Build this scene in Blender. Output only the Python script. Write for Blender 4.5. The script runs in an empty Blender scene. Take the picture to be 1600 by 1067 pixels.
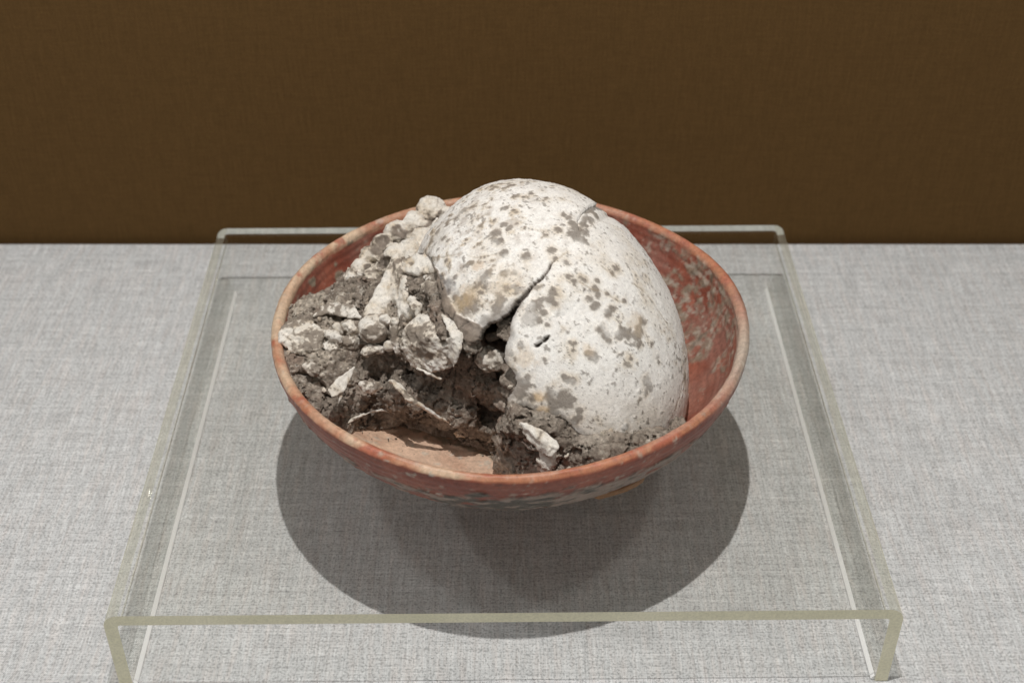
import bpy, math, random
import numpy as np
from mathutils import Vector

# ------------------------------------------------------------------ scene basics
sc = bpy.context.scene
COL = sc.collection
PITCH = math.atan(.768)
FPX = 2128.0                      # focal length in pixels of a 1600 px wide frame
CAMH = .5217                      # camera above the linen
cam_data = bpy.data.cameras.new('camera')
cam = bpy.data.objects.new('camera', cam_data)
COL.objects.link(cam)
cam.location = (0, 0, CAMH)
cam.rotation_euler = (math.pi / 2 - PITCH, 0, 0)
cam_data.sensor_width = 36.0
cam_data.lens = 36.0 * FPX / 1600
cam_data.clip_start = .01
cam_data.clip_end = 50
cam_data.dof.use_dof = True
cam_data.dof.focus_distance = .655
cam_data.dof.aperture_fstop = 10
sc.camera = cam

world = bpy.data.worlds.new('World')
sc.world = world
world.use_nodes = True
bg = world.node_tree.nodes['Background']
bg.inputs[0].default_value = (.98, 1.0, .95, 1)
bg.inputs[1].default_value = .25

sc.view_settings.view_transform = 'Standard'
sc.view_settings.look = 'None'
sc.view_settings.exposure = 0
sc.view_settings.gamma = 1
try:
    sc.cycles.max_bounces = 14
    sc.cycles.transparent_max_bounces = 16
    sc.cycles.transmission_bounces = 12
    sc.cycles.glossy_bounces = 6
    sc.cycles.diffuse_bounces = 4
    sc.cycles.caustics_refractive = True
    sc.cycles.caustics_reflective = True
    sc.cycles.blur_glossy = .3
    sc.cycles.sample_clamp_indirect = 4
    sc.cycles.use_denoising = True
except Exception:
    pass


def lamp(name, loc, target, watts, size, color, cone=100, blend=.6):
    ld = bpy.data.lights.new(name, 'SPOT')
    ld.energy = watts
    ld.shadow_soft_size = size
    ld.color = color
    ld.spot_size = math.radians(cone)
    ld.spot_blend = blend
    o = bpy.data.objects.new(name, ld)
    COL.objects.link(o)
    o.location = loc
    d = Vector(target) - Vector(loc)
    o.rotation_euler = d.to_track_quat('-Z', 'Y').to_euler()
    return o


# a row of small case spotlights about a metre above the shelf
lamp('spotlight', (-.012, .35, 1.09), (0, .53, .05), 30, .006, (1.0, .982, .955), 130, .5)
lamp('spotlight', (.42, .30, 1.09), (.1, .55, .05), 3.8, .035, (1.0, .97, .93))
lamp('spotlight', (-.50, .37, 1.09), (-.1, .55, .05), 4.0, .035, (.98, .985, 1.0))
lamp('spotlight', (-.95, .45, 1.09), (-.1, .55, .05), 6.0, .03, (.98, .985, 1.0))

# ------------------------------------------------------------------ geometry of the view, used to find real places
cP, sP = math.cos(PITCH), math.sin(PITCH)
CAM = np.array([0, 0, CAMH])
RX = np.array([1., 0, 0]); FW = np.array([0, cP, -sP]); UP = np.array([0, sP, cP])
TOP = .0487                        # upper face of the acrylic riser


def ray(px, py):
    d = FW + RX * (px - 800) / FPX + UP * (533.5 - py) / FPX
    return d / np.linalg.norm(d)


def at(px, py, zt):
    """point zt above the riser on the sight line of a pixel"""
    r = ray(px, py)
    return CAM + r * ((TOP + zt - CAMH) / r[2])


def project(P):
    d = P - CAM
    z = d @ FW
    return 800 + FPX * (d @ RX) / z, 533.5 - FPX * (d @ UP) / z


# ------------------------------------------------------------------ numpy noise
_rng = np.random.RandomState(7)
_perm = _rng.permutation(256).astype(np.int32)
_perm = np.concatenate([_perm, _perm, _perm])
_g = _rng.normal(size=(256, 3)).astype(np.float32)
_g /= np.linalg.norm(_g, axis=1)[:, None]


def perlin(P):
    P = P.astype(np.float32)
    i = np.floor(P).astype(np.int32)
    f = P - i
    i &= 255
    u = f * f * f * (f * (f * 6 - 15) + 10)
    out = 0
    for dx in (0, 1):
        wx = u[:, 0] if dx else 1 - u[:, 0]
        hx = _perm[(i[:, 0] + dx) & 255]
        for dy in (0, 1):
            wy = u[:, 1] if dy else 1 - u[:, 1]
            hy = _perm[hx + ((i[:, 1] + dy) & 255)]
            for dz in (0, 1):
                wz = u[:, 2] if dz else 1 - u[:, 2]
                h = _perm[hy + ((i[:, 2] + dz) & 255)]
                gr = _g[h]
                d = gr[:, 0] * (f[:, 0] - dx) + gr[:, 1] * (f[:, 1] - dy) + gr[:, 2] * (f[:, 2] - dz)
                out = out + wx * wy * wz * d
    return out * 1.6


def fbm(P, scale, octs=4, gain=.5, off=0.):
    s = 0; a = 1.; t = 0
    for k in range(octs):
        s = s + a * perlin(P * (scale * 2.03 ** k) + (off + 17.3 * k))
        t += a; a *= gain
    return s / t


_j = _rng.rand(256, 3).astype(np.float32)


def worley(P, scale, off=0.):
    P = (P * scale + off).astype(np.float32)
    i = np.floor(P).astype(np.int32)
    f = P - i
    F1 = np.full(len(P), 9., np.float32); F2 = F1.copy()
    idn = np.zeros(len(P), np.int32)
    for dx in (-1, 0, 1):
        hx = _perm[(i[:, 0] + dx) & 255]
        for dy in (-1, 0, 1):
            hy = _perm[hx + ((i[:, 1] + dy) & 255)]
            for dz in (-1, 0, 1):
                h = _perm[hy + ((i[:, 2] + dz) & 255)]
                q = _j[h]
                d = (q[:, 0] + dx - f[:, 0]) ** 2 + (q[:, 1] + dy - f[:, 1]) ** 2 + (q[:, 2] + dz - f[:, 2]) ** 2
                m = d < F1
                F2 = np.where(m, F1, np.minimum(F2, d))
                idn = np.where(m, h, idn)
                F1 = np.where(m, d, F1)
    return np.sqrt(F1), np.sqrt(F2), idn / 255.


def sstep(a, b, x):
    t = np.clip((x - a) / (b - a), 0, 1)
    return t * t * (3 - 2 * t)


def smin(a, b, k):
    h = np.clip(.5 + .5 * (b - a) / k, 0, 1)
    return b + (a - b) * h - k * h * (1 - h)


def smax(a, b, k):
    return -smin(-a, -b, k)


# ------------------------------------------------------------------ signed distance shapes
def d_sphere(P, c, r, s=(1, 1, 1)):
    q = (P - c) / np.array(s)
    return (np.linalg.norm(q, axis=1) - r) * min(s)


def d_line(P, pts, rad, flat=None, k=.35):
    """polyline with a radius per point; flat = direction in which it is k times thinner"""
    best = None
    if flat is not None:
        flat = np.array(flat, float); flat /= np.linalg.norm(flat)
    rad = [rad] * len(pts) if np.isscalar(rad) else rad
    for a, b, ra, rb in zip(pts[:-1], pts[1:], rad[:-1], rad[1:]):
        ab = b - a
        q = P - a
        t = np.clip((q @ ab) / (ab @ ab), 0, 1)
        v = q - t[:, None] * ab
        if flat is not None:
            v = v + (1 / k - 1) * (v @ flat)[:, None] * flat
        d = np.linalg.norm(v, axis=1) - (ra + (rb - ra) * t)
        if flat is not None:
            d = d * .6
        best = d if best is None else np.minimum(best, d)
    return best


def d_tri(P, a, b, c, r):
    """rounded triangle plate"""
    ba, cb, ac = b - a, c - b, a - c
    n = np.cross(ba, ac)
    pa, pb, pc = P - a, P - b, P - c

    def seg(p, e):
        t = np.clip((p @ e) / (e @ e), 0, 1)
        v = p - t[:, None] * e
        return (v * v).sum(1)
    ins = (np.sign(pa @ np.cross(ba, n)) + np.sign(pb @ np.cross(cb, n)) + np.sign(pc @ np.cross(ac, n))) < 2
    d = np.where(ins, np.minimum(np.minimum(seg(pa, ba), seg(pb, cb)), seg(pc, ac)), (pa @ n) ** 2 / (n @ n))
    return np.sqrt(d) - r


def surface_nets(lo, hi, step, field, band=.004, detail=None, coarse=False):
    """field(P) rough distance, detail(P, d) refined distance near the surface"""
    lo = np.array(lo, float); hi = np.array(hi, float)
    n = np.ceil((hi - lo) / step).astype(int) + 1
    if coarse:
        n += 1 - n % 2
    ax = [lo[k] + step * np.arange(n[k]) for k in range(3)]
    V = np.empty(n, np.float32)
    st = 2 if coarse else 1
    by, bz = ax[1][::st], ax[2][::st]
    for i in range(0, n[0], st):                # slab by slab keeps memory small
        Y, Z = np.meshgrid(by, bz, indexing='ij')
        P = np.stack([np.full(Y.size, ax[0][i]), Y.ravel(), Z.ravel()], 1)
        V[i, ::st, ::st] = field(P).reshape(len(by), len(bz))
    if coarse:
        V[1::2, ::2, ::2] = (V[0:-1:2, ::2, ::2] + V[2::2, ::2, ::2]) / 2
        V[:, 1::2, ::2] = (V[:, 0:-1:2, ::2] + V[:, 2::2, ::2]) / 2
        V[:, :, 1::2] = (V[:, :, 0:-1:2] + V[:, :, 2::2]) / 2
    if detail is not None:
        ii = np.nonzero(np.abs(V) < band)
        P = np.stack([ax[k][ii[k]] for k in range(3)], 1)
        V[ii] = detail(P, V[ii])
    V[0] = V[-1] = 1; V[:, 0] = V[:, -1] = 1; V[:, :, 0] = V[:, :, -1] = 1
    S = V < 0
    c = np.zeros(n - 1, np.uint8)
    corners = [(x, y, z) for x in (0, 1) for y in (0, 1) for z in (0, 1)]
    for x, y, z in corners:
        c += S[x:n[0] - 1 + x, y:n[1] - 1 + y, z:n[2] - 1 + z]
    act = np.nonzero((c > 0) & (c < 8))
    idx = np.full(n - 1, -1, np.int32)
    idx[act] = np.arange(len(act[0]))
    pos = np.zeros((len(act[0]), 3)); cnt = np.zeros(len(act[0]))
    for a in range(3):
        o = [b for b in range(3) if b != a]
        for u in (0, 1):
            for v in (0, 1):
                off = [0, 0, 0]; off[o[0]] = u; off[o[1]] = v
                A = V[act[0] + off[0], act[1] + off[1], act[2] + off[2]]
                off2 = list(off); off2[a] = 1
                B = V[act[0] + off2[0], act[1] + off2[1], act[2] + off2[2]]
                m = (A < 0) != (B < 0)
                t = np.where(m, A / np.where(m, A - B, 1), 0)
                p = np.zeros((len(A), 3)); p[:] = off; p[:, a] = t
                pos += p * m[:, None]; cnt += m
    pos /= cnt[:, None]
    verts = lo + step * (pos + np.stack(act, 1))
    faces = []
    for a in range(3):
        b, d = (a + 1) % 3, (a + 2) % 3
        sl0 = [slice(None)] * 3; sl1 = [slice(None)] * 3
        sl0[a] = slice(0, -1); sl1[a] = slice(1, None)
        A, B = S[tuple(sl0)], S[tuple(sl1)]
        e = np.nonzero(A != B)
        e = np.stack(e, 1)
        ok = (e[:, b] > 0) & (e[:, d] > 0) & (e[:, b] < n[b] - 1) & (e[:, d] < n[d] - 1)
        e = e[ok]
        flip = ~A[tuple(e.T)]
        q = []
        for (u, v) in ((0, 0), (1, 0), (1, 1), (0, 1)):
            w = e.copy(); w[:, b] -= u; w[:, d] -= v
            q.append(idx[tuple(w.T)])
        q = np.stack(q, 1)
        q[flip] = q[flip][:, ::-1]
        faces.append(q)
    faces = np.concatenate(faces)
    faces = faces[(faces >= 0).all(1)]
    return verts, faces


def mesh_object(name, verts, faces, mat, color=None, parent=None, smooth=True, mats=None, face_mat=None):
    me = bpy.data.meshes.new(name)
    faces = np.asarray(faces, np.int32)
    me.vertices.add(len(verts))
    me.vertices.foreach_set('co', np.asarray(verts, np.float32).ravel())
    k = faces.shape[1]
    me.loops.add(faces.size)
    me.loops.foreach_set('vertex_index', faces.ravel())
    me.polygons.add(len(faces))
    me.polygons.foreach_set('loop_start', np.arange(0, faces.size, k, dtype=np.int32))
    me.polygons.foreach_set('loop_total', np.full(len(faces), k, np.int32))
    me.polygons.foreach_set('use_smooth', np.full(len(faces), smooth))
    for m in (mats or [mat]):
        me.materials.append(m)
    if face_mat is not None:
        me.polygons.foreach_set('material_index', np.asarray(face_mat, np.int32))
    if color is not None:
        ca = me.color_attributes.new('tone', 'FLOAT_COLOR', 'POINT')
        c4 = np.ones((len(verts), 4), np.float32); c4[:, :3] = np.clip(color, 0, 1)
        ca.data.foreach_set('color', c4.ravel())
    me.update(calc_edges=True)
    me.validate()
    o = bpy.data.objects.new(name, me)
    COL.objects.link(o)
    if parent is not None:
        o.parent = parent
    return o


def tag(o, label=None, cat=None, group=None, kind=None):
    if label: o['label'] = label
    if cat: o['category'] = cat
    if group: o['group'] = group
    if kind: o['kind'] = kind
    return o


def recenter(o):
    """put the object's origin at the middle of its base"""
    me = o.data
    n = len(me.vertices)
    co = np.empty(n * 3, np.float32); me.vertices.foreach_get('co', co); co = co.reshape(-1, 3)
    c = (co.min(0) + co.max(0)) / 2; c[2] = co[:, 2].min()
    me.vertices.foreach_set('co', (co - c).ravel())
    o.location = Vector([float(v) for v in c])
    me.update()
    return o


# ------------------------------------------------------------------ materials
def new_mat(name):
    m = bpy.data.materials.new(name)
    m.use_nodes = True
    nt = m.node_tree
    return m, nt, nt.nodes['Principled BSDF']


def add(nt, typ, **kw):
    n = nt.nodes.new(typ)
    for k, v in kw.items():
        setattr(n, k, v)
    return n


def noise_node(nt, vec, scale, detail=4, rough=.6):
    n = add(nt, 'ShaderNodeTexNoise')
    n.inputs['Scale'].default_value = scale
    n.inputs['Detail'].default_value = detail
    n.inputs['Roughness'].default_value = rough
    nt.links.new(vec, n.inputs['Vector'])
    return n.outputs['Fac']


def ramp(nt, fac, stops):
    r = add(nt, 'ShaderNodeValToRGB')
    e = r.color_ramp.elements
    while len(e) < len(stops):
        e.new(.5)
    for x, (p, c) in zip(e, stops):
        x.position = p
        x.color = (c, c, c, 1) if np.isscalar(c) else (*c, 1)
    nt.links.new(fac, r.inputs[0])
    return r.outputs[0]


def mul(nt, a, b, fac=1.0, mode='MULTIPLY'):
    m = add(nt, 'ShaderNodeMix', data_type='RGBA', blend_type=mode)
    for s, v in ((m.inputs[0], fac), (m.inputs[6], a), (m.inputs[7], b)):
        if hasattr(v, 'is_linked'):
            nt.links.new(v, s)
        elif np.isscalar(v):
            s.default_value = v
        else:
            s.default_value = (*v, 1)
    return m.outputs[2]


def geo_pos(nt):
    return add(nt, 'ShaderNodeNewGeometry').outputs['Position']


def earthy(name, grain, bump_mm, rough, lo=.72, hi=1.2, spec=.25, fine=2600., flo=.78, fhi=1.16):
    """vertex tone x fine mineral grain, with a grainy bump"""
    m, nt, b = new_mat(name)
    at_ = add(nt, 'ShaderNodeAttribute', attribute_name='tone')
    p = geo_pos(nt)
    n1 = noise_node(nt, p, grain, 5, .65)
    n2 = noise_node(nt, p, fine, 3, .7)
    c = mul(nt, at_.outputs['Color'], ramp(nt, n1, [(.3, lo), (.7, hi)]))
    c = mul(nt, c, ramp(nt, n2, [(.25, flo), (.75, fhi)]))
    nt.links.new(c, b.inputs['Base Color'])
    b.inputs['Roughness'].default_value = rough
    b.inputs['Specular IOR Level'].default_value = spec
    bp = add(nt, 'ShaderNodeBump')
    bp.inputs['Distance'].default_value = bump_mm / 1000
    bp.inputs['Strength'].default_value = 1
    s = add(nt, 'ShaderNodeMath', operation='ADD')
    nt.links.new(n1, s.inputs[0]); nt.links.new(n2, s.inputs[1])
    nt.links.new(s.outputs[0], bp.inputs['Height'])
    nt.links.new(bp.outputs[0], b.inputs['Normal'])
    return m


M_bone = earthy('weathered_bone', 650, .36, .72, .86, 1.14, .28, flo=.86, fhi=1.14)
M_soil = earthy('dry_soil', 480, 1.3, .95, .52, 1.42, .10, 1700.)
M_clay = earthy('red_slip_pottery', 450, .14, .42, .74, 1.2, .5)


def linen():
    m, nt, b = new_mat('grey_linen')
    p = geo_pos(nt)
    sep = add(nt, 'ShaderNodeSeparateXYZ'); nt.links.new(p, sep.inputs[0])

    def streak(sx, sy, off, det=2):
        mp = add(nt, 'ShaderNodeMapping')
        mp.inputs['Scale'].default_value = (sx, sy, 1)
        mp.inputs['Location'].default_value = (off, off, 0)
        nt.links.new(p, mp.inputs[0])
        return noise_node(nt, mp.outputs[0], 1.0, det, .6)
    warp = streak(1150, 45, 3.1)
    weft = streak(45, 1150, 9.7)
    slubx = streak(260, 14, 21.0)
    sluby = streak(14, 260, 33.0)

    def thread(sock, freq):
        a = add(nt, 'ShaderNodeMath', operation='MULTIPLY'); a.inputs[1].default_value = freq * 2 * math.pi
        nt.links.new(sock, a.inputs[0])
        s = add(nt, 'ShaderNodeMath', operation='SINE'); nt.links.new(a.outputs[0], s.inputs[0])
        return s.outputs[0]
    tx = thread(sep.outputs[0], 1150.); ty = thread(sep.outputs[1], 1080.)
    wv = add(nt, 'ShaderNodeMath', operation='MULTIPLY'); nt.links.new(tx, wv.inputs[0]); nt.links.new(ty, wv.inputs[1])
    # pits between the crossing threads
    pit = add(nt, 'ShaderNodeMath', operation='MULTIPLY_ADD'); nt.links.new(wv.outputs[0], pit.inputs[0])
    pit.inputs[1].default_value = .5; pit.inputs[2].default_value = .5
    # pepper of darker gaps between threads
    pep = noise_node(nt, p, 900, 2, .6)
    c = mul(nt, ramp(nt, warp, [(.32, (.59, .585, .583)), (.5, (.68, .68, .68)), (.68, (.77, .77, .77))]),
            ramp(nt, weft, [(.32, .82), (.5, .93), (.68, 1.04)]))
    c = mul(nt, c, ramp(nt, pit.outputs[0], [(.12, .80), (.55, 1.05)]))
    c = mul(nt, c, ramp(nt, slubx, [(.35, .94), (.65, 1.05)]))
    c = mul(nt, c, ramp(nt, sluby, [(.35, .93), (.65, 1.05)]))
    c = mul(nt, c, ramp(nt, pep, [(.36, .66), (.50, 1.04)]))
    tint = ramp(nt, streak(300, 30, 55.), [(.45, (1.0, 1.0, 1.0)), (.68, (1.03, .99, .97))])
    c = mul(nt, c, tint)
    c = mul(nt, c, (1.02, 1.025, 1.025))
    nt.links.new(c, b.inputs['Base Color'])
    b.inputs['Roughness'].default_value = .95
    b.inputs['Specular IOR Level'].default_value = .1
    h = add(nt, 'ShaderNodeMath', operation='ADD'); nt.links.new(warp, h.inputs[0]); nt.links.new(weft, h.inputs[1])
    h2 = add(nt, 'ShaderNodeMath', operation='MULTIPLY_ADD'); nt.links.new(wv.outputs[0], h2.inputs[0]); h2.inputs[1].default_value = .35
    nt.links.new(h.outputs[0], h2.inputs[2])
    bp = add(nt, 'ShaderNodeBump'); bp.inputs['Distance'].default_value = .00022
    nt.links.new(h2.outputs[0], bp.inputs['Height']); nt.links.new(bp.outputs[0], b.inputs['Normal'])
    return m


def wall_cloth():
    m, nt, b = new_mat('brown_wall_cloth')
    p = geo_pos(nt)

    def streak(sx, sz, off):
        mp = add(nt, 'ShaderNodeMapping')
        mp.inputs['Scale'].default_value = (sx, 1, sz)
        mp.inputs['Location'].default_value = (off, 0, off)
        nt.links.new(p, mp.inputs[0])
        return noise_node(nt, mp.outputs[0], 1.0, 3, .6)
    c = mul(nt, ramp(nt, streak(1000, 60, 2.), [(.3, (.096, .0525, .0180)), (.7, (.116, .0635, .0222))]),
            ramp(nt, streak(60, 1000, 5.), [(.3, .92), (.7, 1.06)]))
    c = mul(nt, c, ramp(nt, noise_node(nt, p, 900, 3, .7), [(.3, .86), (.7, 1.12)]))
    nt.links.new(c, b.inputs['Base Color'])
    b.inputs['Roughness'].default_value = .92
    b.inputs['Specular IOR Level'].default_value = .1
    bp = add(nt, 'ShaderNodeBump'); bp.inputs['Distance'].default_value = .0002
    nt.links.new(noise_node(nt, p, 900, 3, .6), bp.inputs['Height']); nt.links.new(bp.outputs[0], b.inputs['Normal'])
    return m


def acrylic_flat(name='clear_acrylic_sheet', mirror=1.):
    """flat sheet: clear, with Fresnel reflections on both faces"""
    m = bpy.data.materials.new(name); m.use_nodes = True
    nt = m.node_tree; nt.nodes.clear()
    out = add(nt, 'ShaderNodeOutputMaterial')
    tr = add(nt, 'ShaderNodeBsdfTransparent'); tr.inputs[0].default_value = (.988, .99, .982, 1)
    gl = add(nt, 'ShaderNodeBsdfGlossy'); gl.inputs['Roughness'].default_value = .015
    mx = add(nt, 'ShaderNodeMixShader')
    lw = add(nt, 'ShaderNodeLayerWeight'); lw.inputs[0].default_value = .5
    sq = add(nt, 'ShaderNodeMath', operation='POWER'); nt.links.new(lw.outputs['Facing'], sq.inputs[0]); sq.inputs[1].default_value = 5
    ma = add(nt, 'ShaderNodeMath', operation='MULTIPLY_ADD'); nt.links.new(sq.outputs[0], ma.inputs[0])
    ma.inputs[1].default_value = .96 * mirror; ma.inputs[2].default_value = .04 * mirror
    nt.links.new(ma.outputs[0], mx.inputs[0])
    nt.links.new(tr.outputs[0], mx.inputs[1]); nt.links.new(gl.outputs[0], mx.inputs[2])
    nt.links.new(mx.outputs[0], out.inputs[0])
    return m


def acrylic_bend():
    m = bpy.data.materials.new('clear_acrylic_bend'); m.use_nodes = True
    nt = m.node_tree; nt.nodes.clear()
    out = add(nt, 'ShaderNodeOutputMaterial')
    g = add(nt, 'ShaderNodeBsdfGlass'); g.inputs['IOR'].default_value = 1.49
    g.inputs['Roughness'].default_value = 0.05
    g.inputs['Color'].default_value = (.98, .94, .78, 1)
    tr = add(nt, 'ShaderNodeBsdfTransparent'); tr.inputs[0].default_value = (.96, .965, .92, 1)
    mx = add(nt, 'ShaderNodeMixShader'); mx.inputs[0].default_value = .62
    nt.links.new(g.outputs[0], mx.inputs[1]); nt.links.new(tr.outputs[0], mx.inputs[2])
    nt.links.new(mx.outputs[0], out.inputs[0])
    return m


def acrylic_edge():
    m, nt, b = new_mat('sawn_acrylic_edge')
    p = geo_pos(nt)
    c = mul(nt, ramp(nt, noise_node(nt, p, 25, 3, .6), [(.3, (.80, .76, .55)), (.7, (.93, .88, .67))]),
            ramp(nt, noise_node(nt, p, 900, 3, .7), [(.3, .85), (.7, 1.1)]))
    nt.links.new(c, b.inputs['Base Color'])
    b.inputs['Roughness'].default_value = .38
    b.inputs['Transmission Weight'].default_value = .08
    b.inputs['IOR'].default_value = 1.49
    return m


M_linen = linen(); M_wall = wall_cloth()
M_flat = acrylic_flat(); M_leg = acrylic_flat('clear_acrylic_leg', .3); M_bend = acrylic_bend(); M_edge = acrylic_edge()

# ------------------------------------------------------------------ setting
def extrude_x(name, prof, x0, x1, mat, **kw):
    v = [(x0, y, z) for y, z in prof] + [(x1, y, z) for y, z in prof]
    n = len(prof)
    f = [(i, i + 1, n + i + 1, n + i) for i in range(n - 1)]
    return mesh_object(name, np.array(v), np.array(f), mat, smooth=True, **kw)


YB = .7947
FZ = -.0014
prof = [(-.45, -.03), (-.45, FZ), (YB - .004, FZ)] + [(YB - .004 + .004 * math.sin(a), FZ - .004 + .004 * math.cos(a)) for a in np.linspace(.2, math.pi / 2, 6)] + [(YB, -.03)]
t = extrude_x('table', prof[::-1], -1.4, 1.4, M_linen)
tag(t, 'display shelf covered in pale grey woven linen under the acrylic riser', kind='structure')
t = extrude_x('wall', [(YB + .004, -.05), (YB + .004, 1.3)][::-1], -1.4, 1.4, M_wall)
tag(t, 'dark brown cloth covered back wall of the display case', kind='structure')

# ------------------------------------------------------------------ acrylic riser
def build_riser():
    W, D, Hh, T, Ro = .3640, .3215, TOP, .0062, .0072
    Ri = .0014
    outer, inner, seg = [], [], []
    NB = 12
    xs = W / 2
    # left foot -> top -> right foot
    outer.append((-xs, FZ)); inner.append((-xs + T, FZ))
    for a in np.linspace(0, math.pi / 2, NB + 1):
        outer.append((-xs + Ro - Ro * math.cos(a), Hh - Ro + Ro * math.sin(a)))
        inner.append((-xs + T + Ri - Ri * math.cos(a), Hh - T - Ri + Ri * math.sin(a)))
    for a in np.linspace(math.pi / 2, 0, NB + 1):
        outer.append((xs - Ro + Ro * math.cos(a), Hh - Ro + Ro * math.sin(a)))
        inner.append((xs - T - Ri + Ri * math.cos(a), Hh - T - Ri + Ri * math.sin(a)))
    outer.append((xs, FZ)); inner.append((xs - T, FZ))
    n = len(outer)
    root = bpy.data.objects.new('display_riser', None); COL.objects.link(root)
    V, Fc, FM = [], [], []
    # rings front and back: outer f, inner f, outer b, inner b
    for y in (0, D):
        V += [(x, y, z) for x, z in outer] + [(x, y, z) for x, z in inner]
    V += [(a[0] * .32 + b[0] * .68, D, a[1] * .32 + b[1] * .68) for a, b in zip(outer, inner)]
    of, inf, ob, ib, mb = 0, n, 2 * n, 3 * n, 4 * n
    for i in range(n - 1):
        bend = 0 if i == NB + 1 else 4 if i in (0, n - 2) else 1
        Fc.append((of + i, of + i + 1, ob + i + 1, ob + i)); FM.append(bend)
        Fc.append((inf + i, ib + i, ib + i + 1, inf + i + 1)); FM.append(bend)
        Fc.append((of + i, inf + i, inf + i + 1, of + i + 1)); FM.append(2)
        Fc.append((ob + i, ob + i + 1, mb + i + 1, mb + i)); FM.append(4 if i in (0, n - 2) else 3)
        Fc.append((mb + i, mb + i + 1, ib + i + 1, ib + i)); FM.append(0)
    Fc.append((of, ob, ib, inf)); FM.append(0)
    Fc.append((of + n - 1, inf + n - 1, ib + n - 1, ob + n - 1)); FM.append(0)
    V = np.array(V); FM = np.array(FM); Fc = np.array(Fc)
    V[:, 2] += .0006
    me = mesh_object('sheet', V, Fc, None, mats=[M_flat, M_bend, M_edge, M_edge2, M_leg], face_mat=FM, smooth=False, parent=root)
    for p in me.data.polygons:
        if p.material_index in (1, 0):
            p.use_smooth = p.material_index == 1
    # keep the flat legs and the cut ends crisp
    me.data.update()
    for sx in (-1, 1):  # white strips added to imitate the bright caustic line along each foot
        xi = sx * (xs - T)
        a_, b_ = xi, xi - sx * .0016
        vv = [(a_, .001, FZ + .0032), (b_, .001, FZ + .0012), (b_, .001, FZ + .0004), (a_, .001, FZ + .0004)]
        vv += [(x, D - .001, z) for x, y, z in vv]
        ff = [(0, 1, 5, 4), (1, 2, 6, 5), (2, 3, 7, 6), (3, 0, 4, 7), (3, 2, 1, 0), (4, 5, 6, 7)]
        mesh_object('caustic_strip', np.array(vv), np.array(ff), M_caustic, smooth=False, parent=root)
    yaw = math.radians(.64)
    root.location = (-.0034, .4138, 0)
    root.rotation_euler = (0, 0, yaw)
    tag(root, 'clear acrylic riser bent into a low bridge, carrying the red bowl', 'display riser')
    return root


def acrylic_back():
    m = bpy.data.materials.new('polished_acrylic_edge'); m.use_nodes = True
    nt = m.node_tree; nt.nodes.clear()
    out = add(nt, 'ShaderNodeOutputMaterial')
    g = add(nt, 'ShaderNodeBsdfGlass'); g.inputs['IOR'].default_value = 1.49
    g.inputs['Roughness'].default_value = .08
    g.inputs['Color'].default_value = (.9, .92, .86, 1)
    nt.links.new(g.outputs[0], out.inputs[0])
    return m


M_edge2 = acrylic_back()
M_caustic, _nt, _b = new_mat('white_caustic_strip')  # plain white that stands in for focused light at the feet
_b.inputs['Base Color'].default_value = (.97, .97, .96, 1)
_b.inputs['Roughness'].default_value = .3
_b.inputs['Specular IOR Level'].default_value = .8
build_riser()

# ------------------------------------------------------------------ the bowl
BC = np.array([-.001, .551])
RIM = .065
# inner and outer profile, radius and height above the riser
P_out = [(.0, .0006), (.030, .0006), (.036, .0002), (.040, .0022), (.060, .0075), (.082, .0165), (.098, .0275), (.1085, .0385), (.1150, .0500), (.1182, .0585), (.1192, .0625)]
P_lip = [(.1186, .0650), (.1168, .0663), (.1150, .0658)]
P_in = [(.1137, .0640), (.1118, .0560), (.1080, .0470), (.1005, .0370), (.0900, .0275), (.0740, .0195), (.052, .0145), (.030, .0125), (.0, .0120)]
IN_Z = [z for r, z in P_in][::-1]; IN_R = [r for r, z in P_in][::-1]


def inner_r(zt):
    return np.interp(zt, IN_Z + [RIM + .001], IN_R + [.1140])


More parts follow.
